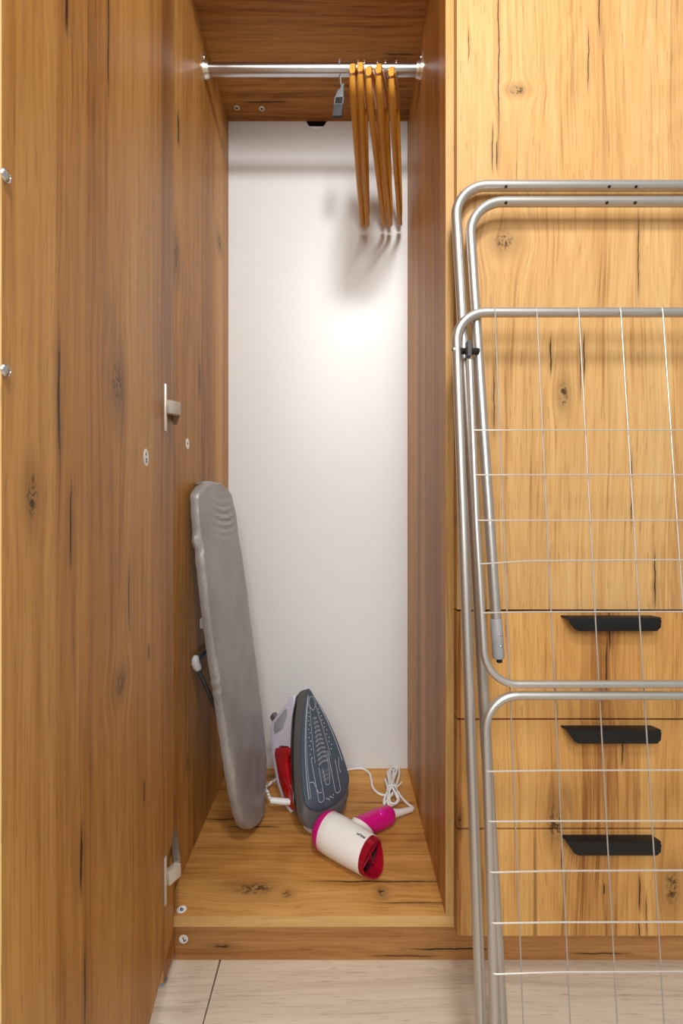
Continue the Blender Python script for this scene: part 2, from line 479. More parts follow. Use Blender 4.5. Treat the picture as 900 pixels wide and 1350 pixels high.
# rail with its brackets
ZR = HC + 0.9715; YR = 1.033
rail = tube('clothes_rail', [(XL + 0.002, YR, ZR), (XR - 0.002, YR, ZR)], 0.0125, M_rail, wr, 32, off=RW)
for X, s in ((XL, 1), (XR, -1)):
    bm = bmesh.new()
    Mx = basis(Vector((X, YR, ZR)), Vector((0, 1, 0)), Vector((0, 0, 1)), Vector((s, 0, 0)))
    pl = []
    for k in range(13):
        a = PI + PI * k / 12; pl.append((0.017 * math.cos(a), 0.017 * math.sin(a)))
    for k in range(9):
        a = PI * k / 8; pl.append((0.010 * math.cos(a), 0.026 + 0.010 * math.sin(a)))
    va = [Mx @ Vector((p[0], p[1], 0)) for p in pl]; vb = [Mx @ Vector((p[0], p[1], 0.0028)) for p in pl]
    b_loft(bm, [va, vb])
    b_lathe(bm, [(0.0165, 0.0), (0.0165, 0.006), (0.0150, 0.008), (0.0145, 0.014), (0.0127, 0.0145)], 24, Mx)
    br = finish('rail_bracket', bm, M_nickel, rail, off=RW)
    bm = bmesh.new(); b_lathe(bm, [(0.0045, 0.0028), (0.0042, 0.0045), (0.002, 0.0055)], 14, Mx @ Matrix.Translation((0, 0.026, 0)))
    finish('screw', bm, M_steel, rail, off=RW)
for px, py in ((312, 142), (345, 143)):
    d = (ZS - HC) * F / (675 - py); X = (px - 450) * d / F
    bm = bmesh.new(); Mx = Matrix.Translation((X, d, ZS)) @ Matrix.Rotation(PI, 4, 'X')
    b_lathe(bm, [(0.0078, 0.0), (0.0075, 0.0012), (0.004, 0.0018), (0.0034, 0.0006)], 20, Mx)
    b_lathe(bm, [(0.0034, 0.0008), (0.0001, 0.0007)], 12, Mx, 1)
    finish('fixing_screw', bm, [M_nickel, M_black], wr, off=RW)


def sticker(name, M, r, txt, size, parent, off=None):
    bm = bmesh.new(); b_lathe(bm, [(r, 0), (r, 0.0003)], 24, M)
    text_bm(bm, txt, size, M @ Matrix.Translation((0, 0, 0.0004)), 0.0001, 1)
    if off is not None: bmesh.ops.translate(bm, verts=bm.verts[:], vec=-Vector(off))
    me = bpy.data.meshes.new(name); bm.to_mesh(me); bm.free()
    return link(name, me, [M_sticker, M_ink], parent, smooth=False)


x_, d_ = on_z(239.5, 1199, ZB)
s_ = sticker('sticker', basis(Vector((x_, d_, ZB)), Vector((0.80, 0.60, 0)), Vector((-0.60, 0.80, 0)), Vector((0, 0, 1))), 0.0080, '6', 0.012, bb, RW)
s_['label'] = 'round white sticker with a 6'
d_, z_ = on_x(247, 585, XL)
s_ = sticker('sticker', basis(Vector((XL, d_, z_)), Vector((0, 1, 0)), Vector((0, 0, 1)), Vector((1, 0, 0))), 0.0105, '+', 0.013, spl, RW)
s_['label'] = 'round white sticker with a plus mark'

# the open door: local x runs from the hinge edge to the free edge, local z is up, local y is the outer side
hp = Vector((-0.2855, 0.800, 0)); fe = Vector((-0.219, 0.303, 0))
dirx = (fe - hp).normalized(); diry = Vector((0, 0, 1)).cross(dirx)
if diry.x > 0: flip = -1
else: flip = 1
DL = (fe - hp).length
M_door = basis(hp, dirx, Vector((0, 0, 1)).cross(dirx), Vector((0, 0, 1)))
M_door = M_door @ Matrix.Rotation(0.0, 4, 'X')
inv = M_door.inverted()


def on_door(px, py):  # pixel -> (along the door, z)
    o = inv @ Vector((0, 0, HC)); q = inv @ at(px, py, 1.0); t = o.y / (o.y - q.y); p = o + (q - o) * t; return p.x, p.z


def dcr(px, y0, y1, cw):
    cw *= 1.7
    u0, z0 = on_door(px, y0); _, z1 = on_door(px, y1); return (u0, z0, z1, cw)


wd = wood('oak_open_door', 'X', 'Z', 52, stave=0.085, tone=0.11, auto=0.25,
          cracks=[dcr(143, -40, 120, 0.0011), dcr(88, -20, 42, 0.0016), dcr(78, 450, 600, 0.0012), dcr(93, 640, 745, 0.0010), dcr(170, 745, 830, 0.0010), dcr(107, 1090, 1175, 0.0015),
                  dcr(190, 1030, 1060, 0.0012), dcr(196, 850, 870, 0.0012), dcr(112, 1250, 1350, 0.001)],
          knots=[(*on_door(155, 510), 0.018, 0.030), (*on_door(42, 652), 0.007, 0.016), (*on_door(158, 902), 0.018, 0.013)])
fl_y = -1 if (inv @ Vector((0.2, 0.6, 1))).y > 0 else 1    # outer side in local y
door = box('door', (0, 0, 0.107), (DL - 0.0008, fl_y * 0.018, TOP - 0.02) if fl_y > 0 else (DL - 0.0008, 0, TOP - 0.02), wd, wr, 0.0004) if fl_y > 0 else box('door', (0, -0.018, 0.107), (DL - 0.0008, 0, TOP - 0.02), wd, wr, 0.0004)
door.matrix_parent_inverse = Matrix()
door.matrix_local = Matrix.Translation(-RW) @ M_door
ya, yb = sorted((0, fl_y * 0.018))
box('edge_band', (DL - 0.0008, ya, 0.107), (DL, yb, TOP - 0.02), wood('oak_edge_door', 'Y', 'Z', 71, stave=0.5, auto=0, pal=ED), door, 0)
IN = -fl_y   # inner side direction in local y
for py in (226, 486):
    u_, z_ = on_door(1.5, py)
    bm = bmesh.new()
    Mx = basis(Vector((u_ - 0.004, 0, z_)), Vector((1, 0, 0)), Vector((0, 0, 1)), Vector((0, IN, 0)))
    b_lathe(bm, [(0.0046, 0.0), (0.0045, 0.001), (0.0036, 0.0022), (0.0018, 0.0028), (0.0015, 0.0018)], 18, Mx)
    finish('handle_screw', bm, M_steel, door)
hm = bmesh.new()
u_, z_ = on_door(1.5, 356)
b_box(hm, (u_ - 0.009, min(fl_y * 0.018, fl_y * 0.038), z_ - 0.08), (u_ + 0.001, max(fl_y * 0.018, fl_y * 0.038), z_ + 0.08), 0.002, 2)
finish('handle', hm, M_handle, door)
u_, z_ = on_door(192.5, 603)
s_ = sticker('sticker', basis(Vector((u_, 0, z_)), Vector((-1, 0, 0)), Vector((0, 0, 1)), Vector((0, IN, 0))) @ Matrix.Rotation(0.15, 4, 'Z'), 0.0118, '4\n23', 0.0085, door)
s_['label'] = 'white sticker with the digits 4 and 23'

# hinges: flange on the door, arm, mounting plate on the side panel (wardrobe space)
def hinge(pz, zoff):
    h_mb = bmesh.new()
    u0, z0 = on_door(217, pz)
    # flange plate on the door face
    Md = M_door
    for lo, hi in (((u0 - 0.002, 0, z0 - 0.037), (u0 + 0.006, IN * 0.0035, z0 + 0.037)),):
        k0 = len(h_mb.verts)
        b_box(h_mb, [min(a, b) for a, b in zip(lo, hi)], [max(a, b) for a, b in zip(lo, hi)], 0.001, 2)
        h_mb.verts.ensure_lookup_table()
        for v in h_mb.verts[k0:]: v.co = Md @ v.co
    hg = finish('hinge', h_mb, M_hinge, wr, off=RW)
    c = Md @ Vector((u0, IN * 0.003, z0))
    # knuckle block reaching from the door to the arm
    a = c + Vector((0.001, 0.0, 0.002)); b = Vector((XL + 0.019, c.y + 0.032, z0 - 0.004 + zoff * 0.3))
    def beam(name, p, q, wz, th, mat):
        bm_ = bmesh.new(); d = (q - p); L = d.length; d.normalize()
        side = d.cross(Vector((0, 0, 1))).normalized(); up = side.cross(d)
        Mx_ = basis(p, d, side, up)
        b_box(bm_, (0, -th / 2, -wz / 2), (L, th / 2, wz / 2), 0.0012, 2)
        bmesh.ops.transform(bm_, matrix=Mx_, verts=bm_.verts[:])
        return finish(name, bm_, mat, hg, off=RW)
    kz = z0 + 0.002
    beam('hinge_knuckle', Vector((c.x, c.y, kz)), Vector((c.x + 0.012, c.y + 0.020, kz + 0.001)), 0.021, 0.012, M_hinge)
    beam('hinge_arm', Vector((c.x + 0.010, c.y + 0.017, kz + zoff * .35)), Vector((XL + 0.013, c.y + 0.078, kz - 0.006 + zoff)), 0.016, 0.011, M_arm)
    bm_ = bmesh.new()
    y0 = c.y + 0.045
    b_box(bm_, (XL, y0, kz - 0.010 + zoff), (XL + 0.003, y0 + 0.03, kz + 0.008 + zoff), 0.0008)
    b_box(bm_, (XL, y0 + 0.006, kz - 0.030 + zoff), (XL + 0.003, y0 + 0.018, kz + 0.028 + zoff), 0.0008)
    b_box(bm_, (XL + 0.003, y0 - 0.002, kz - 0.006 + zoff), (XL + 0.010, y0 + 0.03, kz + 0.006 + zoff), 0.0008)
    finish('mounting_plate', bm_, M_hinge, hg, off=RW)
    bm_ = bmesh.new(); q_a = Vector((c.x + 0.010, c.y + 0.017, kz + zoff * .35)); q_b = Vector((XL + 0.013, c.y + 0.078, kz - 0.006 + zoff))
    sd = (q_b - q_a).cross(Vector((0, 0, 1))).normalized()
    b_lathe(bm_, [(0.0042, 0.0050), (0.0040, 0.0068), (0.0020, 0.0070), (0.0016, 0.0060)], 12, frame_to(q_a + (q_b - q_a) * 0.45, sd if sd.x > 0 else -sd))
    finish('screw', bm_, M_black, hg, off=RW)
    for dz in (-0.023, 0.021):
        bm_ = bmesh.new()
        b_lathe(bm_, [(0.0045, 0), (0.004, 0.0018), (0.0015, 0.0022), (0.0012, 0.001)], 12, basis(Vector((XL + 0.003, y0 + 0.012, kz + dz + zoff)), Vector((0, 1, 0)), Vector((0, 0, 1)), Vector((1, 0, 0))))
        finish('screw', bm_, M_steel, hg, off=RW)
    return hg


hinge(538, 0.0)
hinge(1160, 0.020)
hinge(-230, 0.0)

# ------------------------------------------------------------------ plinth under both cabinets
RP = Vector((0.19, DK, 0))
z_ = on_d(290, 1247, DK)
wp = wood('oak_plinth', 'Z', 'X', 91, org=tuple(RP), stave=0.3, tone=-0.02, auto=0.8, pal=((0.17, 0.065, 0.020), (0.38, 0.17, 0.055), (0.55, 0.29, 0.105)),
          cracks=[(HC + (675 - 1251) * DK / F, 0.13, 0.27, 0.0016), (HC + (675 - 1260) * DK / F, 0.06, 0.17, 0.001), (HC + (675 - 1248) * DK / F, -0.23, -0.205, 0.0016), (HC + (675 - 1257) * DK / F, 0.42, 0.52, 0.0012)],
          knots=[(z_[1], z_[0], 0.004, 0.02)])
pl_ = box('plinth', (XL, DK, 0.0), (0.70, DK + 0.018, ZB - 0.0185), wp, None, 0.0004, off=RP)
pl_.location = RP
pl_['label'] = 'long recessed brown oak plinth on the floor under the wardrobe and the drawers'; pl_['category'] = 'plinth'
x_, z_ = on_d(242, 1238, DK)
s_ = sticker('sticker', basis(Vector((x_, DK, z_)), Vector((0.72, 0, 0.69)) * -1, Vector((0.69, 0, -0.72)), Vector((0, -1, 0))), 0.0082, '7', 0.0115, pl_, RP)
s_['label'] = 'round white sticker with an upside-down 7'

# ------------------------------------------------------------------ drawer cabinet on the right
RC = Vector((0.45, DF, 0))
dc = root('drawer_cabinet', RC, 'closed oak laminate cabinet on the right with a tall door over three black-handled drawers', 'cabinet')
FX0, FX1 = 0.1925, 0.700
wcs = wood('oak_cabinet_side', 'Y', 'Z', 37, org=tuple(RC), auto=0.3)
box('side_panel', (XR + 0.0155, DF + 0.001, ZB - 0.018), (XR + 0.0315, DB + 0.012, TOP), wcs, dc, 0.0005, off=RC)
box('side_panel', (0.684, DF + 0.001, ZB - 0.018), (0.70, DB + 0.012, TOP), wcs, dc, 0.0005, off=RC)
box('top_panel', (XR + 0.0315, DF + 0.001, TOP - 0.018), (0.684, DB, TOP), wsh, dc, 0.0005, off=RC)
box('bottom_board', (XR + 0.0315, DF + 0.001, ZB - 0.018), (0.684, DB, ZB), wsh, dc, 0.0005, off=RC)
box('back_panel', (XR + 0.0315, DB, ZB), (0.684, DB + 0.003, TOP), M_white, dc, 0, off=RC)


def fc(px, y0, y1, cw=0.0012):
    x0, z0 = on_d(px, y0, DD); _, z1 = on_d(px, y1, DD); return (x0, z0, z1, cw)


wfr = wood('oak_upper_door', 'X', 'Z', 15, org=tuple(RC), stave=0.11, tone=0.03, auto=0.2, con=0.6, ln=0.22, pal=((0.32, 0.155, 0.052), (0.55, 0.315, 0.118), (0.67, 0.445, 0.20)),  # same laminate, palette paled so the strong light sits in the colour
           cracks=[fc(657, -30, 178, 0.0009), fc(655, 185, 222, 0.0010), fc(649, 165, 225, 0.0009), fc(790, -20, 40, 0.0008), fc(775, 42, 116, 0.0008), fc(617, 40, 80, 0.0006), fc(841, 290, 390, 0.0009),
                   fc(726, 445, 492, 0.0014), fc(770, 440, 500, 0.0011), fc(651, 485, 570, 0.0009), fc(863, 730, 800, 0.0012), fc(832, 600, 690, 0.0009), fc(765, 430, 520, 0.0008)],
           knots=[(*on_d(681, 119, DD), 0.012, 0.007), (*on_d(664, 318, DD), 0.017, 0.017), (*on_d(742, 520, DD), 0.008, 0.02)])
wdr = wood('oak_drawer_front', 'X', 'Z', 19, org=tuple(RC), stave=0.10, tone=0.02, auto=0.5, con=0.8, ln=0.24, pal=((0.27, 0.105, 0.026), (0.54, 0.275, 0.083), (0.68, 0.40, 0.14)),
           cracks=[fc(803, 805, 855, 0.0014), fc(799, 850, 915, 0.0012), fc(820, 975, 1010, 0.0012), fc(843, 1155, 1200, 0.0014), fc(740, 1100, 1145, 0.001), fc(852, 1180, 1235, 0.0007), fc(842, 1215, 1235, 0.001),
                   fc(796, 1165, 1180, 0.0014)],
           knots=[(*on_d(733, 1085, DD), 0.012, 0.03), (*on_d(885, 1170, DD), 0.012, 0.03), (*on_d(606, 1080, DD), 0.004, 0.016)])
ZY = lambda py: HC + (675 - py) * DD / F
G = 0.0016


def front(name, z0, z1, mat):
    return box(name, (FX0, DD, z0 + G), (FX1, DF - 0.0005, z1 - G), mat, dc, 0.0006, off=RC)


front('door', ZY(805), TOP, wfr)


def handle(parent, ztop):
    """flat bent pull: a top flange screwed to the front and a lip that hangs from it, ends cut on the slant"""
    D0, D1 = DD, DD - 0.019
    x0, x1 = 0.3665, 0.5215
    bm_ = bmesh.new()
    pts_ = [(x0, ztop), (x1 - 0.004, ztop), (x1, ztop - 0.004), (x1 - 0.001, ztop - 0.016), (x1 - 0.007, ztop - 0.022), (x0 + 0.0195, ztop - 0.022), (x0 + 0.013, ztop - 0.0185)]
    b_prism(bm_, pts_, 1, D1, D1 + 0.003, 0.0009, 2)
    b_prism(bm_, [(x0 - 0.001, D0), (x1 - 0.005, D0), (x1, D1 + 0.006), (x1, D1 + 0.0012), (x0 + 0.004, D1 + 0.0012)], 2, ztop - 0.0026, ztop - 0.0001, 0.0006, 2)
    finish('handle', bm_, M_handle, parent, off=RC)


for y0, y1, hy in ((805, 948.5, 811), (948.5, 1093, 956), (1093, 1235.5, 1100)):
    dr = front('drawer', ZY(y1), ZY(y0), wdr)
    handle(dr, ZY(hy))
    bm_ = bmesh.new(); b_box(bm_, (FX0 + 0.03, DF, ZY(y1) + 0.03), (FX1 - 0.03, DB - 0.05, ZY(y0) - 0.03)); 
    bmesh.ops.delete(bm_, geom=[f for f in bm_.faces if f.normal.z > 0.9], context='FACES')
    finish('drawer_box', bm_, M_white, dr, off=RC)

# ------------------------------------------------------------------ clothes airer leaning folded against the cabinet
XC = 0.470                      # its middle
RA = Vector((XC, 0.66, 0))
ar = root('clothes_airer', RA, 'folded silver metal clothes airer leaning against the cabinet with drawers', 'airer')


def inv_line(y0, d0, y1, d1):
    a = 1 / d0; b = (1 / d1 - 1 / d0) / (y1 - y0)
    return lambda y: 1 / (a + b * (y - y0))


dM = inv_line(412, 0.731, 1350, 0.624)
dA = inv_line(245, 0.768, 1350, 0.672)
dB_ = inv_line(266, 0.750, 880, 0.694)
pM0 = at(0, 412, dM(412)); pM1 = at(0, 1350, dM(1350))
tM = (pM1 - pM0) / (pM0.z - pM1.z)      # per metre of descent


def planeM(x, z, shift=0.0):
    k = pM0.z - z
    return Vector((x, pM0.y + tM.y * k + shift, z))


def mir(p): return Vector((2 * XC - p.x, p.y, p.z))


ZT = pM0.z
xt = (602 - 450) * dM(480) / F; xb = (634 - 450) * dM(1350) / F
zb = 0.0085
def xside(z):
    k = (ZT - z) / (ZT - pM1.z); return xt + (xb - xt) * k
Lp = [planeM(xside(zb), zb), planeM(xside(ZT), ZT)]
loop = [Lp[0], Lp[1], mir(Lp[1]), mir(Lp[0])]
mf = tube('main_frame', fillet(loop, [0.03, 0.047, 0.047, 0.03], 10, True), 0.0073, M_airer, ar, 16, True, off=RA)
# upright wires of the main frame
for k in range(9):
    x0 = (652 + 55.2 * k - 450) * 0.731 / F; x1 = ([690, 752, 814, 876] + [876 + 62 * j for j in range(1, 6)])[k]
    x1 = (x1 - 450) * 0.624 / F * 0.989; x0 *= 0.991
    kz = (zb + 0.0 - pM1.z) / (ZT - pM1.z)
    p0 = planeM(x0, ZT, -0.0072); p1 = planeM(x1 + (x0 - x1) * kz, zb, -0.0065)
    tube('wire', [p0 + Vector((0, 0.002, 0.005)), p0 + Vector((0, 0, 0.001)), p0 + (p1 - p0) * 0.5, p1], 0.00095, M_wire_up, mf, 6, off=RA)

# the two leg frames behind it
def legframe(name, px_top, y_top, d_top, px_bot, y_bot, d_bot, rad, r, foot):
    a = at(px_top, y_top, d_top); b = at(px_bot, y_bot, d_bot)
    if foot:
        s = (a.z - 0.004) / (a.z - b.z); b = a + (b - a) * s
    lp = [b, a, mir(a), mir(b)]
    o = tube(name, fillet(lp, rad, 12), r, M_airer, ar, 16, off=RA)
    return o, a, b


lfA, aA, bA = legframe('leg_frame', 599, 245, 0.768, 661.5, 1350, 0.672, 0.052, 0.0082, True)
lfB, aB, bB = legframe('leg_frame', 617, 266, 0.758, 657, 868, 0.699, 0.055, 0.0078, False)
for o_, zt, yy, dx in ((lfA, aA.z, aA.y, (665, 800, 835)), (lfB, aB.z, aB.y, (665, 797, 834))):
    for px in dx:
        bm_ = bmesh.new(); r_ = 0.0082 if o_ is lfA else 0.0078
        x_ = (px - 450) * yy / F
        b_lathe(bm_, [(0.0022, 0), (0.0024, 0.0014), (0.0006, 0.0016)], 10, frame_to(Vector((x_, yy - r_ * 0.70, zt - r_ * 0.64)), (0, -0.72, -0.69)))
        finish('rivet_hole', bm_, M_black, o_, off=RA)
for b_ in (bA, mir(bA)):
    bm_ = bmesh.new(); b_lathe(bm_, [(0.0105, -0.004), (0.0108, 0.0), (0.0100, 0.03), (0.009, 0.031)], 16, frame_to(Vector(b_), aA - bA if b_ is bA else mir(aA) - mir(bA)))
    bmesh.ops.translate(bm_, verts=bm_.verts[:], vec=(0, 0, 0.002))
    finish('rubber_foot', bm_, M_black, lfA, off=RA)
for b_, a_ in ((bB, aB), (mir(bB), mir(aB))):
    dr_ = (b_ - a_).normalized()
    bm_ = bmesh.new()
    Mx = frame_to(b_, dr_)
    b_lathe(bm_, [(0.0082, -0.058), (0.0088, -0.057), (0.0088, -0.004), (0.0080, 0.0)], 16, Mx)
    b_box(bm_, (0, 0, 0), (0.004, 0.0015, 0.0015)) if False else None
    cap = finish('end_cap', bm_, M_greyp, lfB, off=RA)
    bm_ = bmesh.new(); b_lathe(bm_, [(0.0045, -0.002), (0.0045, 0.005), (0.003, 0.0065)], 12, Mx @ Matrix.Translation((0.0012, 0.0, 0)))
    finish('end_plug', bm_, M_black, lfB, off=RA)
    for hh in (-0.020, -0.036):
        bm_ = bmesh.new(); q = b_ + dr_ * (-hh * -1) + Vector((0.002, -0.0088, 0))
        b_box(bm_, q + Vector((-0.004, -0.0006, -0.0006)), q + Vector((0.004, 0.0006, 0.0006)), 0.0003)
        finish('cap_rib', bm_, M_steel, lfB, off=RA)

# wings
def wing(name, pts_px, wires, r, rad):
    P = [at(*p) for p in pts_px]
    path = P + [mir(p) for p in reversed(P)]
    o = tube(name, fillet(path, rad, 10), r, M_airer, ar, 14, off=RA)
    return o, P


cw_, Pc = wing('wing', [(619, 476, 0.716), (627.5, 690, 0.6865), (640, 902, 0.652)], None, 0.0054, [0, 0, 0.045, 0.045, 0, 0])
# its pierced flat ends at the pivot
for s_m in (False, True):
    p = at(618, 463, 0.718); q = at(619, 482, 0.7155)
    if s_m: p = mir(p); q = mir(q)
    bm_ = bmesh.new(); b_tube(bm_, [p, p + (q - p) * 0.5, q], [0.0035, 0.0040, 0.0054], 12, sx=0.45); finish('flat_end', bm_, M_airer, cw_, off=RA)


def seg_at(P, py):
    """point on the side of a wing at picture row py"""
    for a, b in zip(P[:-1], P[1:]):
        za = a; 
        f0 = lambda t: HC + 0 if False else 675 - ((a + (b - a) * t).z - HC) * F / (a + (b - a) * t).y
        if f0(0) - 1e-6 <= py <= f0(1) + 1e-6:
            lo, hi = 0.0, 1.0
            for _ in range(40):
                m_ = (lo + hi) / 2
                if f0(m_) < py: lo = m_
                else: hi = m_
            return a + (b - a) * lo
    return b


for py, sag in ((567, 0), (626, 0), (686, 0), (743.5, 0.006), (808, 0.002)):
    p = seg_at(Pc, 675 + (py - 675) * 0.9915) + Vector((0, -0.0056, 0)); q = mir(p)
    e = Vector((0.002, 0, 0))
    tube('wire', [p - Vector((0.001, -0.0015, 0)), p + e, p + (q - p) * 0.12 + Vector((0, 0, sag * 0.7)), p + (q - p) * 0.5 + Vector((0, 0, sag)), q - e, q + Vector((0.001, 0.0015, 0))], 0.00108, M_wire, cw_, 6, off=RA)

dD = inv_line(916, 0.652, 1350, 0.603)
dw_, Pd = wing('wing', [(636.5, 917, dD(917)), (651, 1350, dD(1350)), (655.5, 1470, dD(1470))], None, 0.0062, 0.0)
bpy.data.objects.remove(dw_)
P0 = [at(638.5, 917, dD(917)), at(655.5, 1470, dD(1470))]
dw_ = tube('wing', fillet([P0[1], P0[0], mir(P0[0]), mir(P0[1])], 0.046, 10), 0.0060, M_airer, ar, 14, off=RA)
Pd = P0
for py, sag in ((1017, 0.002), (1083, 0.001), (1150, 0.003), (1217, 0.002), (1284, 0.004), (1352, 0.002), (1420, 0.002)):
    p = seg_at(Pd, 675 + (py - 675) * 0.9905) + Vector((0, -0.0062, 0)); q = mir(p); e = Vector((0.002, 0, 0))
    tube('wire', [p - Vector((0.002, -0.0015, 0)), p + e, p + (q - p) * 0.15 + Vector((0, 0, sag * 0.7)), p + (q - p) * 0.5 + Vector((0, 0, sag)), q - e, q + Vector((0.002, 0.0015, 0))], 0.00108, M_wire, dw_, 6, off=RA)
# pivots: black spool with a grey clip between the frames, domed rivet outside
for sm in (False, True):
    fx = (lambda p: mir(p)) if sm else (lambda p: p)
    p0 = fx(at(606, 463, 0.722)); p1 = fx(at(630, 463, 0.730))
    pv = tube('pivot', [p0, p1], 0.0052, M_black, ar, 14, off=RA)
    c_ = fx(at(618, 460, 0.712)); bm_ = bmesh.new(); b_box(bm_, c_ - Vector((0.0035, 0.004, 0.012)), c_ + Vector((0.0035, 0.010, 0.012)), 0.001)
    finish('clip', bm_, M_greyp if sm else plain('charcoal_clip', (0.06, 0.06, 0.065), 0.4), pv, off=RA)
    c_ = fx(at(597.5, 461, 0.722)); bm_ = bmesh.new()
    b_lathe(bm_, [(0.0042, -0.002), (0.0040, 0.001), (0.0026, 0.0028), (0.0006, 0.0034)], 14, frame_to(c_, (1 if sm else -1, 0, 0)))
    finish('rivet', bm_, M_steel, pv, off=RA)

# ------------------------------------------------------------------ ironing board leaning on the left side
t = NT('grey_board_cover'); xyz, vec = t.coords()
wv = t.noise(t.comb(t.m('MULTIPLY', xyz[0], 500.0), t.m('MULTIPLY', xyz[1], 900.0), t.m('MULTIPLY', xyz[2], 120.0)), 1, 2, 0.6)
cl = t.noise(vec, 9, 3)
t.l.new(t.ramp(t.m('ADD', t.m('MULTIPLY', wv, 0.6), t.m('MULTIPLY', cl, 0.5)), ((0.3, (0.27, 0.26, 0.255)), (0.75, (0.47, 0.455, 0.45)))), t.b.inputs['Base Color'])
t.b.inputs['Roughness'].default_value = 0.48; t.b.inputs['Metallic'].default_value = 0.35; t.b.inputs['Specular IOR Level'].default_value = 0.4
t.bump(t.m('ADD', wv, t.m('MULTIPLY', t.noise(vec, 60, 2), 1.2)), 0.25, 0.0012)
M_cover = t.mat
B0 = Vector((-0.1735, 1.040, ZB + 0.002)); B1 = Vector((-0.262, 1.052, HC + 0.078))   # centre line of the front face, nose to blunt end
eL = (B1 - B0); BL = eL.length; eL.normalize()
eW = Vector((0.10, 0.995, 0)); eW = (eW - eL * eW.dot(eL)).normalized()
eN = eL.cross(eW); eN = eN if eN.x > 0 else -eN
RI = Vector((B0.x, B0.y, ZB))
ib = root('ironing_board', RI, 'small grey tabletop ironing board leaning upright against the left side of the wardrobe', 'ironing board')


def pix_sw(px, py):   # pixel on the board's front plane -> (s, w)
    o = Vector((0, 0, HC)); dv = at(px, py, 1.0) - o; tt = (B0 - o).dot(eN) / dv.dot(eN); p = o + dv * tt - B0
    return p.dot(eL), p.dot(eW)


lft = [pix_sw(*p) for p in ((332, 1079), (322, 1066), (316, 1040), (308, 990), (298, 920), (290, 868), (281, 800), (273, 730), (267, 670), (266, 645), (270, 632))]
rgt = [pix_sw(*p) for p in ((340, 1079), (349, 1066), (352, 1045), (353.5, 1000), (347, 925), (340, 872), (331, 800), (321.5, 730), (312.5, 670), (307, 645), (300, 634))]


def interp(tab, s):
    tab = sorted(tab)
    if s <= tab[0][0]: return tab[0][1]
    for (a, b), (c, d) in zip(tab[:-1], tab[1:]):
        if s <= c: return b + (d - b) * (s - a) / (c - a)
    return tab[-1][1]


lft = [(0.0165, 0.012), (0.0172, 0.002), (0.0192, -0.012), (0.0235, -0.028), (0.031, -0.046), (0.0425, -0.064), (0.058, -0.080), (0.074, -0.0915)] + lft[1:]; rgt = [(0.0165, 0.018)] + rgt[1:]
S0 = min(lft[0][0], rgt[0][0]); S1 = max(lft[-1][0], rgt[-1][0])
bm = bmesh.new(); NS, NWD = 150, 44
TH = 0.024
prof = []   # cross profile: w fraction -1..1 and depth behind the face
for k in range(NWD + 1):
    f = -1 + 2 * k / NWD; prof.append((f, 0.0))
grid = []
for i in range(NS + 1):
    q = i / NS
    s = S0 + (S1 - S0) * (0.5 - 0.5 * math.cos(PI * q)) if False else S0 + (S1 - S0) * q
    # round the two ends
    def endround(s, S, r):
        e = abs(s - S)
        return math.sqrt(max(0.0, 1 - (1 - min(e / r, 1)) ** 2))
    l = interp(lft, s); r = interp(rgt, s); c = (l + r) / 2; h = (r - l) / 2
    h = h * (endround(s, S1, 0.026) * 0.55 + 0.45)
    rowv = []
    # face across, then the rounded edge on both sides
    for k in range(NWD + 1):
        f = -1 + 2 * k / NWD
        w_ = c + f * h
        n_ = -0.004 * abs(f) ** 10
        # sagging wrinkles near the blunt end
        ds = (S1 - s)
        if ds < 0.17:
            arc = ds - 0.050 * f * f * 0.0 - 0.020 * (1 - min(1, abs(f - 0.15)) ** 2)
            amp = 0.0024 * math.exp(-((ds - 0.075) / 0.045) ** 2) * max(0, 1 - ((f - 0.15) / 0.8) ** 2)
            n_ += amp * math.sin(arc * 2 * PI / 0.0165)
        n_ += 0.0006 * math.sin(s * 31 + f * 4) + 0.0004 * math.sin(s * 67 - f * 7)
        rowv.append((w_, n_, s))
    def edge(sgn):
        out = []
        w0 = c + sgn * h
        for j, (dw, dn) in enumerate(((0.0035, -0.006), (0.005, -0.012), (0.0045, -0.018), (0.002, -0.023), (-0.006, -0.0255))):
            rip = 0.0007 * math.sin(s * 95 + j * .7) * math.sin(s * 41) + 0.0005 * math.sin(s * 173 + j) * math.sin(s * 23)
            if sgn < 0:
                rip += 0.006 * math.exp(-((s - (S1 - 0.118)) / 0.012) ** 2) * (j >= 2) - 0.003 * math.exp(-((s - (S1 - 0.135)) / 0.010) ** 2)
                rip += 0.0016 * math.exp(-((s - (S1 - 0.40)) / 0.018) ** 2) * math.sin(s * 260)
            out.append((w0 + sgn * (dw + rip), dn, s))
        return out
    L_ = edge(-1); R_ = edge(1)
    ring = list(reversed(L_)) + rowv + R_
    grid.append([B0 + eL * s_ + eW * w_ + eN * n_ for (w_, n_, s_) in ring])
# close the ends by bending them back
def endcap(g, sg):
    out = []
    c0 = sum((p for p in g), Vector()) / len(g)
    for (ds, dn, sc) in ((0.0022, -0.003, 0.985), (0.0040, -0.009, 0.97), (0.0036, -0.017, 0.955), (0.0, -0.0235, 0.94)):
        out.append([c0 + (p - c0) * sc + eL * ds * sg + eN * (dn if j_ else dn) * 0.55 for j_, p in enumerate(g)])
    return out
rings = list(reversed(endcap(grid[0], -1))) + grid + endcap(grid[-1], 1)
vsr = [[bm.verts.new(p) for p in r] for r in rings]
for a, b in zip(vsr[:-1], vsr[1:]):
    n_ = len(a)
    for k in range(n_): bm.faces.new((a[k], a[(k + 1) % n_], b[(k + 1) % n_], b[k]))
bm.faces.new(vsr[0]); bm.faces.new(vsr[-1])
mnz = min(v.co.z for v in bm.verts); bmesh.ops.translate(bm, verts=bm.verts[:], vec=(0, 0, ZB + 0.0005 - mnz))
cover = finish('cover', bm, M_cover, ib, off=RI)
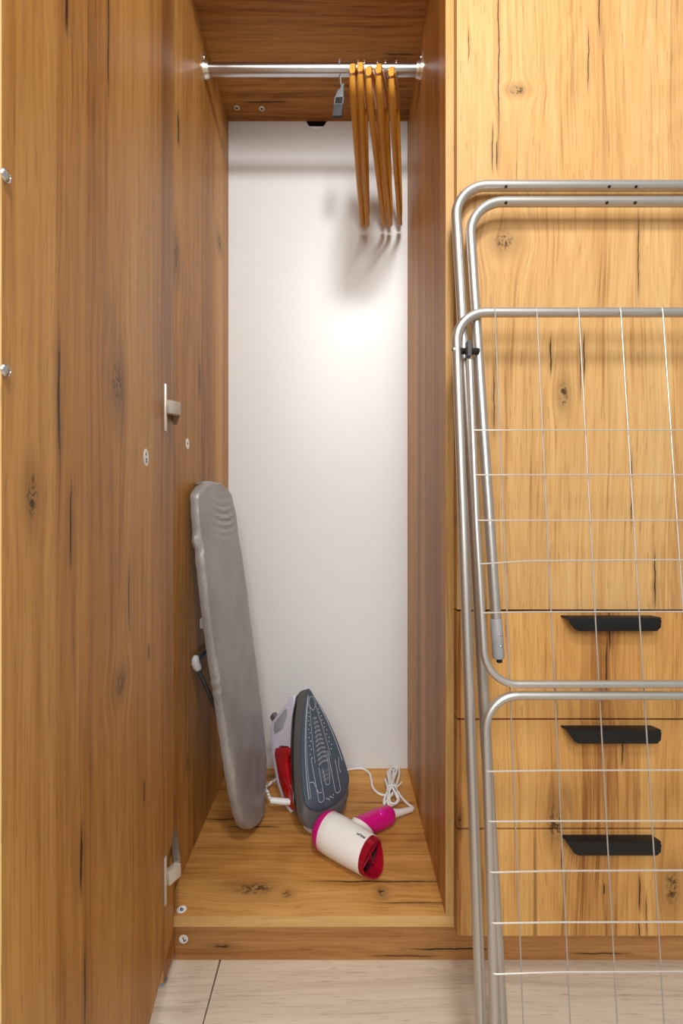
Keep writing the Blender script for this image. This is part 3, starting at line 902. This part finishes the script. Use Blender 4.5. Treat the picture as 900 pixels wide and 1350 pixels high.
cover['label'] = 'grey fabric cover with sagging wrinkles at the blunt end'


def bp(s, w_, n_): return B0 + eL * s + eW * w_ + eN * n_
# folding leg behind: a U of dark rod with a light grey corner foot resting on the side panel
kn = at(261.5, 874, 0.945); kn.x = XL + 0.0105
lo = at(300, 968, 0.955); hi_ = at(284, 846, 0.99)
kn2 = kn + Vector((0, 0.20, 0.0))
leg = tube('folding_leg', fillet([lo + Vector((0.004, 0, -0.01)), kn, kn2, lo + Vector((0.004, 0.19, -0.01))], 0.010, 5), 0.0042, M_darkbar, ib, 10, off=RI)
for q in (kn, kn2):
    bm = bmesh.new()
    b_tube(bm, [q + Vector((0, 0.004, 0.013)), q + Vector((0, 0.001, 0.008)), q, q + (lo - kn).normalized() * 0.010, q + (lo - kn).normalized() * 0.016], [0.005, 0.0078, 0.0088, 0.0084, 0.006], 12)
    finish('corner_foot', bm, M_lightp, leg, off=RI)
tube('brace', [kn + Vector((0.001, 0.004, 0.006)), hi_ + Vector((0.010, 0.02, 0.006))], 0.0040, M_darkbar, ib, 10, off=RI)
c_ = at(268.5, 821, 0.945); bm = bmesh.new(); b_box(bm, c_ - Vector((0.0065, 0.008, 0.011)), c_ + Vector((0.012, 0.010, 0.011)), 0.003, 2)
finish('leg_clip', bm, M_lightp, ib, off=RI)
tube('brace', [c_ + Vector((0.002, 0.004, 0.0)), c_ + Vector((-0.002, 0.004, 0.06))], 0.0036, M_darkbar, ib, 10, off=RI)

# ------------------------------------------------------------------ steam iron standing on its heel
phi, tau = math.radians(44), math.radians(18)
N_ = Vector((math.sin(phi) * math.cos(tau), -math.cos(phi) * math.cos(tau), math.sin(tau)))
U_ = Vector((-math.sin(phi) * math.sin(tau), math.cos(phi) * math.sin(tau), math.cos(tau)))
S_ = U_.cross(N_)
IO = Vector((-0.0075, 0.995, ZB + 0.001))
RIr = Vector((-0.05, 1.01, ZB))
ir = root('steam_iron', RIr, 'red and white steam iron standing on its heel with a blue-grey soleplate', 'iron')


def I(u, s, h): return IO + U_ * (u * 0.955) + S_ * s - N_ * h       # u along the iron, s sideways, h away from the sole


M_sole = plain('ceramic_sole', (0.090, 0.125, 0.17), 0.28, metal=0.25, spec=0.6, var=0.08)
M_skirt = plain('graphite_plastic', (0.125, 0.125, 0.128), 0.36, var=0.06)
M_skirtb = plain('gloss_black_plastic', (0.010, 0.010, 0.010), 0.22, var=0.1)
M_lav = plain('lavender_white_plastic', (0.66, 0.63, 0.74), 0.30, var=0.02)
M_red = plain('gloss_red_plastic', (0.42, 0.004, 0.010), 0.22, var=0.04, coat=0.3)
M_tank = plain('smoky_tank', (0.33, 0.33, 0.36), 0.18, var=0.05, coat=0.4)
M_print = plain('silver_print', (0.52, 0.56, 0.60), 0.45, var=0.05)
M_cord = plain('white_cord', (0.78, 0.77, 0.76), 0.45, var=0.03)


def sole_half(u, u0=0.055, u1=0.318, w=0.0675):
    q = (u - u0) / (u1 - u0); q = min(max(q, 0), 1)
    # rounded heel, widest low down, pointed tip
    body = (1 - q ** 2.0) ** 0.95
    heel = math.sqrt(max(0.0, 1 - (1 - min(q / 0.16, 1)) ** 2))
    return w * body * (0.30 * heel + 0.70 * heel ** 0.8) + 0.0005


def outline(u0, u1, w, n=36):
    us = [u0 + (u1 - u0) * (0.5 - 0.5 * math.cos(PI * k / n)) for k in range(n + 1)]
    L_ = [(u, -sole_half(u, u0, u1, w)) for u in us]; R_ = [(u, sole_half(u, u0, u1, w)) for u in reversed(us)]
    return L_ + R_


def loft_iron(name, levels, mat, parent, caps=(True, True)):
    bm_ = bmesh.new(); b_loft(bm_, [[I(u, s, h) for (u, s) in outline(a, b, w_)] for (h, a, b, w_) in levels], caps)
    bmesh.ops.remove_doubles(bm_, verts=bm_.verts[:], dist=1e-5)
    return finish(name, bm_, mat, parent, off=RIr)


sole = loft_iron('soleplate', [(0.0085, 0.064, 0.318, 0.0650), (0.0045, 0.064, 0.319, 0.0655), (0.0012, 0.065, 0.3185, 0.0650), (0.0, 0.067, 0.317, 0.0635)], M_sole, ir)
sole['label'] = 'blue-grey soleplate printed with silver lines'


def ribbon(bm_, pts_, wd, h=-0.0003):
    pts_ = [Vector((p[0], p[1], 0)) for p in pts_]
    lv = []; rv = []
    for i, p in enumerate(pts_):
        d = (pts_[min(i + 1, len(pts_) - 1)] - pts_[max(i - 1, 0)]).normalized(); nn = Vector((-d.y, d.x, 0)) * wd / 2
        a = p + nn; b = p - nn
        lv.append(bm_.verts.new(I(a.x, a.y, h))); rv.append(bm_.verts.new(I(b.x, b.y, h)))
    for i in range(len(pts_) - 1): bm_.faces.new((lv[i], lv[i + 1], rv[i + 1], rv[i]))


bm = bmesh.new()
sh_ = lambda u, k: sole_half(u, 0.064, 0.318, 0.0650) * k
us = [0.10 + 0.205 * k / 40 for k in range(41)]
ribbon(bm, [(u, -sh_(u, 0.86)) for u in us], 0.0016)
ribbon(bm, [(u, -sh_(u, 0.78)) for u in us if u < 0.30], 0.0009)
ribbon(bm, [(u, sh_(u, 0.88)) for u in us if u > 0.14], 0.0014)
ribbon(bm, fillet([(0.13, -0.046, 0), (0.128, -0.036, 0), (0.102, -0.028, 0), (0.100, -0.020, 0)], 0.003, 4), 0.0011)
for sg in (-1, 1):
    c = sg * 0.024
    ribbon(bm, fillet([(0.175, c - 0.007, 0), (0.082, c - 0.0075, 0), (0.082, c + 0.0075, 0), (0.15, c + 0.009, 0)], 0.0072, 6), 0.0011)
ribbon(bm, fillet([(0.145, -0.006, 0), (0.098, -0.004, 0), (0.110, 0.006, 0), (0.135, 0.012, 0), (0.170, 0.012, 0)], 0.006, 5), 0.0009)
ribbon(bm, fillet([(0.150, 0.044, 0), (0.128, 0.039, 0), (0.118, 0.042, 0)], 0.003, 4), 0.0011)
for sg in (-1, 1):
    ribbon(bm, [(u, sg * sh_(u, 0.40)) for u in us if 0.16 < u < 0.285], 0.0008)
# pointed badge near the tip
ribbon(bm, fillet([(0.300, -0.005, 0), (0.283, -0.011, 0), (0.268, 0.0, 0), (0.283, 0.011, 0), (0.300, 0.005, 0), (0.300, -0.005, 0)], 0.003, 4), 0.0010)
for k in range(7):
    ribbon(bm, [(0.082 - 0.0022 * (k % 3), -0.010 + 0.0032 * k), (0.0845 - 0.0022 * (k % 3), -0.009 + 0.0032 * k)], 0.0018)
pr = finish('sole_print', bm, M_print, sole, smooth=False, off=RIr)
bm = bmesh.new()
for k in range(11):
    u = 0.155 + 0.0095 * k; hw = 0.013 * (1 - (k / 11.5) ** 1.6) + 0.001
    for j in (-1, 1): ribbon(bm, [(u + 0.004, j * 0.0008), (u, j * hw)], 0.0042)
for k in range(5):
    for j in range(3): ribbon(bm, [(0.118 + j * 0.008, -0.008 + k * 0.004), (0.1235 + j * 0.008, -0.008 + k * 0.004)], 0.0016)
finish('sole_grille', bm, plain('pale_print', (0.23, 0.25, 0.28), 0.5), sole, smooth=False, off=RIr)
bm = bmesh.new()
for sg in (-1, 1):
    for k in range(12):
        u = 0.175 + 0.0085 * k; s_c = sg * sh_(u, 0.60 if k % 2 else 0.52)
        b_lathe(bm, [(0.0013, 0.0002), (0.0012, 0.0005)], 8, frame_to(I(u, s_c, 0), N_))
finish('steam_holes', bm, M_print, sole, off=RIr)['kind'] = 'stuff'
skirt = loft_iron('skirt', [(0.008, 0.054, 0.3165, 0.0640), (0.013, 0.036, 0.3175, 0.0665), (0.021, 0.022, 0.3170, 0.0660), (0.032, 0.022, 0.3145, 0.0645), (0.043, 0.023, 0.310, 0.0620)], M_skirt, ir)
band = loft_iron('body_band', [(0.0425, 0.025, 0.309, 0.0610), (0.056, 0.028, 0.302, 0.0580), (0.068, 0.031, 0.290, 0.0510), (0.078, 0.036, 0.266, 0.036), (0.083, 0.040, 0.25, 0.026)], M_skirtb, ir)


def slab(name, poly, hw, bev, mat, parent=ir, seg=3, hw2=None):
    """profile polygon (u, h) extruded sideways"""
    bm_ = bmesh.new(); b_prism(bm_, poly, 2, -hw, hw, bev, seg)
    if hw2:
        pass
    for v in bm_.verts:
        k_ = min(1.0, max(0.16, (0.322 - v.co.x) / 0.105)) * (1.0 if v.co.y < 0.12 else 1.0 - 0.22 * min(1, (v.co.y - 0.12) / 0.05))
        v.co = I(v.co.x, v.co.z * k_, v.co.y)
    return finish(name, bm_, mat, parent, off=RIr)


def smoothpoly(p, r=0.006, seg=4): return [(q.x, q.y) for q in fillet([(a, b, 0) for a, b in p], r, seg, True)]


# upper shell with the nose, back strap and heel in one white piece
shell = slab('upper_shell', smoothpoly([(0.302, 0.058), (0.306, 0.066), (0.300, 0.074), (0.250, 0.148), (0.236, 0.160), (0.195, 0.166), (0.11, 0.168), (0.058, 0.152), (0.0435, 0.124), (0.050, 0.112), (0.066, 0.135), (0.11, 0.152), (0.178, 0.152), (0.196, 0.120), (0.196, 0.088), (0.185, 0.070), (0.20, 0.060)], 0.007), 0.024, 0.010, M_lav)
grip = slab('grip', smoothpoly([(0.193, 0.098), (0.189, 0.146), (0.175, 0.1555), (0.11, 0.1555), (0.064, 0.140), (0.050, 0.116), (0.046, 0.083), (0.060, 0.082), (0.075, 0.097), (0.110, 0.106), (0.155, 0.106), (0.172, 0.096), (0.176, 0.080), (0.190, 0.080)], 0.008), 0.0262, 0.009, M_red)
grip['label'] = 'glossy red handle grip'
heel = slab('heel', smoothpoly([(0.0060, 0.016), (0.0240, 0.068), (0.040, 0.066), (0.028, 0.016)], 0.003), 0.036, 0.004, M_lav)
tank = slab('water_tank', smoothpoly([(0.282, 0.086), (0.246, 0.140), (0.222, 0.142), (0.236, 0.108), (0.268, 0.082)], 0.007), 0.0256, 0.003, M_tank)
tip_ = slab('spray_nozzle', smoothpoly([(0.296, 0.070), (0.306, 0.076), (0.302, 0.084), (0.289, 0.084)], 0.002), 0.007, 0.002, M_lav)
dial = slab('steam_dial', smoothpoly([(0.258, 0.148), (0.268, 0.156), (0.258, 0.172), (0.247, 0.164)], 0.002), 0.012, 0.002, M_skirt)
btn = slab('spray_button', smoothpoly([(0.226, 0.160), (0.222, 0.174), (0.188, 0.172), (0.184, 0.163)], 0.003), 0.010, 0.003, M_black)
# cord with its sleeve, leaving the heel towards the ironing board
cb = I(0.050, 0.0, 0.140)
q0 = at(376, 1057, 1.075); q1 = at(357, 1055, 1.075)
sl_ = tube('cord_sleeve', [q0 + Vector((0.012, 0, 0.0)), q0, q1], [0.0065, 0.0072, 0.0066], M_cord, ir, 14, off=RIr)
pts = spline([q1, at(354.5, 1050, 1.08), at(351, 1042, 1.10), at(345, 1040, 1.12), at(343, 1044, 1.14), at(352, 1036, 1.16), at(364, 1027, 1.18), at(376, 1024, 1.19), at(392, 1030, 1.19)], 14)
bm = bmesh.new()
for ph in (0, PI):
    hel = []
    for i, p in enumerate(pts):
        d = (pts[min(i + 1, len(pts) - 1)] - pts[max(i - 1, 0)]).normalized()
        a = d.cross(Vector((0, 0, 1))).normalized(); b = a.cross(d)
        th = i * 0.85 + ph; hel.append(p + a * 0.0017 * math.cos(th) + b * 0.0017 * math.sin(th))
    b_tube(bm, hel, 0.0021, 7, mi=0 if ph == 0 else 1)
for v in bm.verts: v.co.z = max(v.co.z, ZB + 0.0006)
cd_ = finish('cord', bm, [M_cord, plain('grey_cord_braid', (0.42, 0.42, 0.43), 0.6)], ir, off=RIr)

# ------------------------------------------------------------------ hair dryer lying on its side
M_dry = plain('ivory_white_plastic', (0.80, 0.775, 0.74), 0.30, var=0.015)
M_pink = plain('magenta_plastic', (0.55, 0.004, 0.175), 0.30, var=0.03)
M_noz = plain('clear_red_plastic', (0.72, 0.015, 0.06), 0.08, var=0.02, trans=0.72, ior=1.3)
RD = Vector((0.03, 0.95, ZB))
hd = root('hair_dryer', RD, 'white and magenta hair dryer lying in front of the iron with a bundled white cord', 'hair dryer')
a0 = Vector((-0.036, 0.966, ZB + 0.0385)); a1 = Vector((0.0515, 0.8955, ZB + 0.0365))
ax = (a1 - a0).normalized(); AL = (a1 - a0).length
Mz = basis(a0, Vector((0, 0, 1)).cross(ax).normalized(), ax.cross(Vector((0, 0, 1)).cross(ax).normalized()), ax)   # local z along the barrel
r0, r1 = 0.0375, 0.0345
bm = bmesh.new()
b_lathe(bm, [(r0 - 0.0015, 0.006), (r0, 0.008), (r0 + 0.0004, 0.03), (r0 - 0.0004, 0.07), (r1 + 0.0004, AL - 0.004), (r1, AL), (r1 - 0.0018, AL)], 48, Mz, cap=(True, False))
brl = finish('barrel', bm, M_dry, hd, off=RD)
bm = bmesh.new()
b_lathe(bm, [(0.006, -0.0135), (0.018, -0.0125), (0.029, -0.008), (0.0352, 0.0), (r0 + 0.0006, 0.007), (r0 + 0.0008, 0.012), (r0 - 0.001, 0.0125)], 40, Mz)
rc_ = finish('rear_cap', bm, M_pink, hd, off=RD); rc_['label'] = 'magenta rear cap'
# nozzle: clear red mouth cut to a point, with a dark grille inside
bm = bmesh.new(); n_ = 48
def nz(k, rr, z): 
    a = 2 * PI * k / n_; return Vector((rr * math.cos(a), rr * math.sin(a), z))
o1 = []; o2 = []; i1 = []; i2 = []
low = Mz.inverted().to_3x3() @ Vector((0.25, 0, -1)); la = math.atan2(low.y, low.x)
for k in range(n_):
    a = 2 * PI * k / n_; c = math.cos(a - la)
    ext = 0.008 + 0.016 * (max(0, abs(c)) ** 1.5) * (1.0 if c > 0 else 0.35)
    o1.append(Mz @ nz(k, r1 - 0.0004, AL - 0.002)); o2.append(Mz @ nz(k, r1 - 0.0015 - 0.10 * ext, AL + ext))
    i2.append(Mz @ nz(k, r1 - 0.0042 - 0.10 * ext, AL + ext)); i1.append(Mz @ nz(k, r1 - 0.0040, AL - 0.002))
b_loft(bm, [o1, o2, i2, i1, o1], (False, False))
bmesh.ops.remove_doubles(bm, verts=bm.verts[:], dist=1e-6)
nzl = finish('nozzle', bm, M_noz, hd, off=RD); nzl['label'] = 'clear red nozzle ring'
bm = bmesh.new(); b_lathe(bm, [(r1 - 0.0017, AL - 0.0005), (r1 - 0.0045, AL - 0.006), (r1 - 0.006, AL - 0.024), (0.02, AL - 0.026), (0.0005, AL - 0.026)], 40, Mz, cap=(False, True))
finish('nozzle_back', bm, plain('dark_red_inside', (0.035, 0.004, 0.008), 0.5, spec=0.2), nzl, off=RD)
bm = bmesh.new(); b_box(bm, (-r1 + 0.005, -0.0012, AL - 0.012), (r1 - 0.005, 0.0012, AL + 0.006), 0.0004)
b_box(bm, (-0.0012, -r1 + 0.005, AL - 0.012), (0.0012, r1 - 0.005, AL + 0.004), 0.0004)
bmesh.ops.transform(bm, matrix=Mz @ Matrix.Rotation(la + 0.3, 4, 'Z'), verts=bm.verts[:])
finish('nozzle_vane', bm, plain('red_vane', (0.35, 0.01, 0.035), 0.25), nzl, off=RD)
# lettering along the barrel, reading upside down from the camera
up_l = Vector((0.10, -0.28, 1.0)); up_l = (up_l - ax * up_l.dot(ax)).normalized()
cpos = at(479, 1105, 0.94)
side_l = up_l.cross(ax)
best = None
for k in range(-60, 61):
    th = k * 0.02; nd = (up_l * math.cos(th) + side_l * math.sin(th))
    for j in range(0, 60):
        p = a0 + ax * (AL * j / 59) + nd * (r0 - (r0 - r1) * j / 59)
        sx_, sy_ = 450 + p.x * F / p.y, 675 - (p.z - HC) * F / p.y
        e_ = (sx_ - 476) ** 2 + (sy_ - 1102) ** 2
        if best is None or e_ < best[0]: best = (e_, p.copy(), nd.copy(), j)
_, tp, tn, tj = best
bm = bmesh.new()
text_bm(bm, 'PHILIPS', 0.0062, Matrix(), 0.0002, 0)
base = a0 + ax * (AL * tj / 59)
for v in bm.verts:
    ang = v.co.y / r1
    nd = tn * math.cos(ang) + ax.cross(tn) * math.sin(ang)
    v.co = base + (-ax) * v.co.x + nd * (r0 - (r0 - r1) * tj / 59 + 0.0011 + v.co.z)
finish('lettering', bm, M_ink, brl, smooth=False, off=RD)
# folding handle: white collar, magenta grip, switch, white cord sleeve
h0 = at(476, 1092, 0.995); h1 = at(514, 1075, 1.037); h0.z = ZB + 0.024; h1.z = ZB + 0.0225
hdv = (h1 - h0).normalized()
ybw = Vector((0, 0, 1)).cross(hdv).normalized(); Mh = basis(h0, ybw, hdv.cross(ybw), hdv)
HL = (h1 - h0).length


def oval(z, a, b, n=28): return [Mh @ Vector((a * math.copysign(abs(math.cos(2 * PI * k / n)) ** 0.85, math.cos(2 * PI * k / n)), b * math.copysign(abs(math.sin(2 * PI * k / n)) ** 0.85, math.sin(2 * PI * k / n)), z)) for k in range(n)]


def skew(r, k0):   # slant a cross-section: longer on the upper, far side
    return [p + hdv * (k0 * ((p - h0).dot(Vector((0.15, 0.6, 0.75))) / 0.02)) for p in r]


bm = bmesh.new(); b_loft(bm, [skew(oval(0.003, 0.0165, 0.0175), -0.019), skew(oval(0.009, 0.0190, 0.0200), -0.019)] + [oval(z, a, b) for z, a, b in ((0.034, 0.0195, 0.0203), (0.045, 0.0200, 0.0205), (HL - 0.006, 0.0190, 0.0195), (HL + 0.002, 0.0165, 0.017), (HL + 0.0065, 0.011, 0.0115), (HL + 0.008, 0.005, 0.005))])
hgr = finish('handle', bm, M_pink, hd, off=RD); hgr['label'] = 'magenta handle'
bm = bmesh.new(); b_loft(bm, [oval(-0.022, 0.0165, 0.0165), skew(oval(-0.008, 0.0176, 0.0186), -0.010), skew(oval(0.0065, 0.0192, 0.0202), -0.019), skew(oval(0.0090, 0.0190, 0.0200), -0.019), skew(oval(0.0095, 0.0150, 0.0160), -0.019)])
finish('collar', bm, M_dry, hd, off=RD)
bm = bmesh.new(); sp_ = h0 + hdv * (HL * 0.62) + (Vector((0, -0.45, 0.89)) - hdv * Vector((0, -0.45, 0.89)).dot(hdv)).normalized() * 0.0188
b_lathe(bm, [(0.0075, 0.0), (0.0070, 0.0022), (0.005, 0.0036), (0.0015, 0.004)], 18, frame_to(sp_, (Vector((0, -0.45, 0.89)) - hdv * Vector((0, -0.45, 0.89)).dot(hdv))))
finish('switch', bm, plain('bright_magenta_plastic', (0.62, 0.01, 0.30), 0.3), hgr, off=RD)
e0 = h0 + hdv * (HL + 0.004); e1 = at(542, 1067, 1.078); e1.z = ZB + 0.0075
finish_pts = [e0, e0 + (e1 - e0) * 0.35 + Vector((0, 0, -0.001)), e1]
sl2 = tube('cord_sleeve', finish_pts, [0.0105, 0.0075, 0.0058], M_dry, hd, 16, off=RD)
zc = ZB + 0.0034


def fl(px, py, lift=0.0):
    x_, d_ = on_z(px, py, ZB + 0.003 + lift); return Vector((x_, d_, ZB + 0.0034 + lift))


cord = [e1 + Vector((-0.006, -0.002, -0.002)), e1 + Vector((0.006, 0.010, -0.0035))]
path = [fl(541, 1063), fl(536, 1059), fl(528, 1050), fl(520, 1036, .004), fl(517, 1022, .006), fl(521, 1012), fl(525, 1013), fl(526, 1022, .004), fl(522, 1036, .008), fl(516, 1048, .008), fl(508, 1058, .002), fl(506, 1060), fl(507, 1052, .004), fl(513, 1038, .010),
        fl(512, 1026, .012), fl(511, 1020, .010), fl(513, 1016, .006), fl(518, 1016, .008), fl(519, 1024, .012), fl(517, 1036, .014), fl(522, 1048, .012), fl(524, 1055, .006), fl(519, 1061, .004), fl(512, 1061, .006), fl(511, 1052, .012), fl(515, 1038, .016), fl(520, 1024, .012), fl(523, 1015, .006), fl(520, 1011, .004), fl(515, 1014, .010),
        fl(514, 1026, .017), fl(518, 1040, .018), fl(525, 1052, .010), fl(522, 1059, .008), fl(514, 1058, .012), fl(513, 1046, .016), fl(509, 1032, .010), fl(507, 1028, .006), fl(510, 1036, .004), fl(511, 1047, .002), fl(505, 1048.5), fl(497, 1045), fl(491, 1038), fl(489, 1027), fl(486, 1019), fl(478, 1013.8), fl(468, 1013.5), fl(455, 1016), fl(440, 1022), fl(425, 1026)]
path = [Vector((min(p.x, XR - 0.006), min(p.y, DB - 0.006), p.z)) for p in path]
cdo = tube('cord', spline(cord + path, 7), 0.0029, M_cord, hd, 9, off=RD)
tie = [fl(512.5, 1036, .020), fl(520.5, 1037, .020)]
bm = bmesh.new(); c_ = (tie[0] + tie[1]) / 2 - Vector((0, 0, 0.010))
b_tube(bm, [c_ + Vector((0.0125 * math.cos(2 * PI * k / 20), 0.0, 0.0125 * math.sin(2 * PI * k / 20))) for k in range(20)], 0.0016, 7, True)
b_tube(bm, [c_ + Vector((0.010, 0, 0.006)), c_ + Vector((0.020, 0.008, 0.010)), c_ + Vector((0.026, 0.014, 0.012))], 0.0014, 6)
finish('cord_tie', bm, M_cord, hd, off=RD)

# ------------------------------------------------------------------ wooden hangers on the rail
M_hang = wood('lacquered_hanger_wood', 'Z', 'Y', 5, stave=0.5, rough=0.24, auto=0.0, pal=((0.42, 0.17, 0.022), (0.56, 0.25, 0.035), (0.64, 0.31, 0.05)))
M_hook = plain('hook_wire', (0.55, 0.53, 0.5), 0.2, metal=1.0)


def make_hanger(label):
    r = root('wooden_hanger', (0, 0, 0), label, 'hanger', 'wooden hangers on the rail')
    # local: origin at the hook's contact with the rail top; y along the hanger, z up
    bm_ = bmesh.new(); rings = []
    for k in range(33):
        q = -1 + 2 * k / 32; yy = 0.204 * q
        zz = -0.094 - 0.1165 * abs(q) ** 1.35 + (0.006 if abs(q) < 0.05 else 0)
        hh = 0.0125 - 0.001 * abs(q) + 0.003 * (1 - abs(q)) ; hwid = 0.0066
        if k in (0, 32): hh *= 0.72; hwid *= 0.75
        if k in (1, 31): hh *= 1.02
        ring_ = []
        for j in range(14):
            a = 2 * PI * j / 14
            ring_.append(Vector((hwid * math.copysign(abs(math.cos(a)) ** 0.6, math.cos(a)), yy, zz + hh * math.copysign(abs(math.sin(a)) ** 0.6, math.sin(a)))))
        rings.append(ring_)
    b_loft(bm_, rings)
    finish('shoulder', bm_, M_hang, r)
    bm_ = bmesh.new()
    b_tube(bm_, [(0, -0.203, -0.2235), (0, -0.196, -0.234), (0, -0.186, -0.2385), (0, 0, -0.2405), (0, 0.186, -0.2385), (0, 0.196, -0.234), (0, 0.203, -0.2235)], [0.0052, 0.0060, 0.0062, 0.0062, 0.0062, 0.0060, 0.0052], 12)
    finish('trouser_bar', bm_, M_hang, r)
    bm_ = bmesh.new()
    rr = 0.0142
    pts_ = [Vector((0, 0, -0.088)), Vector((0, 0, -0.048))]
    pts_ += [Vector((0, rr * math.sin(a), -0.0137 - 0.0 + rr * -math.cos(a))) for a in [math.radians(35 + 12 * k) for k in range(18)]]
    b_tube(bm_, pts_, 0.0019, 8)
    finish('hook', bm_, M_hook, r)
    return r


def copy_tree(o, parent=None):
    c = o.copy(); C.objects.link(c)
    if parent is not None: c.parent = parent
    for ch in [q for q in C.objects if q.parent == o]: copy_tree(ch, c)
    return c


HG = [(464.5, 477.5, 'leftmost of the five wooden hangers on the rail, just right of the grey tag'),
      (474.8, 484.2, 'wooden hanger second from left, touching the leftmost one on the rail'),
      (485.8, 506.5, 'middle wooden hanger of the five on the rail, slanting toward the fourth'),
      (498.8, 514.8, 'fourth wooden hanger from the left on the rail, beside the gap before the last'),
      (515.6, 527.3, 'rightmost wooden hanger, hanging alone nearest the right side panel')]
proto = make_hanger(HG[0][2])
fr_dy = [0.0, 0.003, -0.003, 0.0015, -0.004]
for i, (f0, b0, lab) in enumerate(HG):
    o = proto if i == 0 else copy_tree(proto)
    o['label'] = lab
    xf = (f0 - 450) * 0.832 / F; xb_ = (b0 - 450) * 1.234 / F
    zf = 0.0
    o.location = ((xf + xb_) / 2, YR, ZR + 0.0138)
    o.rotation_euler = (-0.02 - fr_dy[i] * 2.2, 0.0, -math.atan2(xb_ - xf, 0.402))

# grey tag clip hanging from the rail
RT = Vector((at(448, 80, YR).x, YR, ZR + 0.0125))
tg = root('hanging_tag', RT, 'small grey security tag on a hook, hanging on the rail left of the hangers', 'tag')
bm = bmesh.new(); rr = 0.0146; tilt = 0.001
pp = [RT + Vector((-0.001, rr * math.sin(a), -0.0125 - rr * math.cos(a))) for a in [math.radians(40 + 12 * k) for k in range(18)]]
pp = list(reversed(pp)) + [RT + Vector((0.001, -0.004, -0.032)), RT + Vector((0.002, -0.006, -0.052))]
b_tube(bm, list(pp), [0.0030] * (len(pp) - 2) + [0.0026, 0.0024], 8, sx=0.6)
finish('hook', bm, M_greyp, tg, off=RT)
c0 = at(449, 118, YR - 0.008)
bm = bmesh.new()
Mt = Matrix.Translation(c0) @ Matrix.Diagonal((1.2, 1, 0.94, 1)) @ Matrix.Translation(-c0) @ basis(c0, Vector((0.97, -0.18, -0.10)).normalized(), Vector((0.18, 0.98, 0)).normalized(), Vector((0.10, 0.0, 0.995)).normalized())
k0 = 0
b_tube(bm, [(0.003, 0, 0.012), (0.002, 0, 0.003), (0.0, 0, -0.004)], [0.0026, 0.0032, 0.003], 8)
b_prism(bm, [(-0.0085, -0.020), (-0.0045, -0.002), (0.0055, 0.001), (0.0075, -0.020)], 1, -0.003, 0.003, 0.0008, 2)
# window frame bars
b_box(bm, (-0.0090, -0.003, -0.037), (-0.0068, 0.003, -0.019), 0.0005); b_box(bm, (0.0062, -0.003, -0.037), (0.0084, 0.003, -0.019), 0.0005)
b_box(bm, (-0.0090, -0.003, -0.0205), (0.0080, 0.003, -0.0185), 0.0005); b_box(bm, (-0.0090, -0.003, -0.038), (0.0084, 0.003, -0.035), 0.0005)
bmesh.ops.transform(bm, matrix=Mt, verts=bm.verts[:])
finish('clip_frame', bm, M_tagc, tg, off=RT)
bm = bmesh.new(); b_box(bm, (-0.0072, -0.0026, -0.036), (0.0066, 0.002, -0.0195)); bmesh.ops.transform(bm, matrix=Mt, verts=bm.verts[:])
finish('window', bm, M_black, tg, off=RT)
bm = bmesh.new(); b_box(bm, (-0.0086, -0.0034, -0.064), (0.0084, 0.0034, -0.0365), 0.0008, 2); bmesh.ops.transform(bm, matrix=Mt, verts=bm.verts[:])
finish('tag_plate', bm, plain('tag_plate_grey', (0.06, 0.062, 0.066), 0.6, spec=0.2), tg, off=RT)
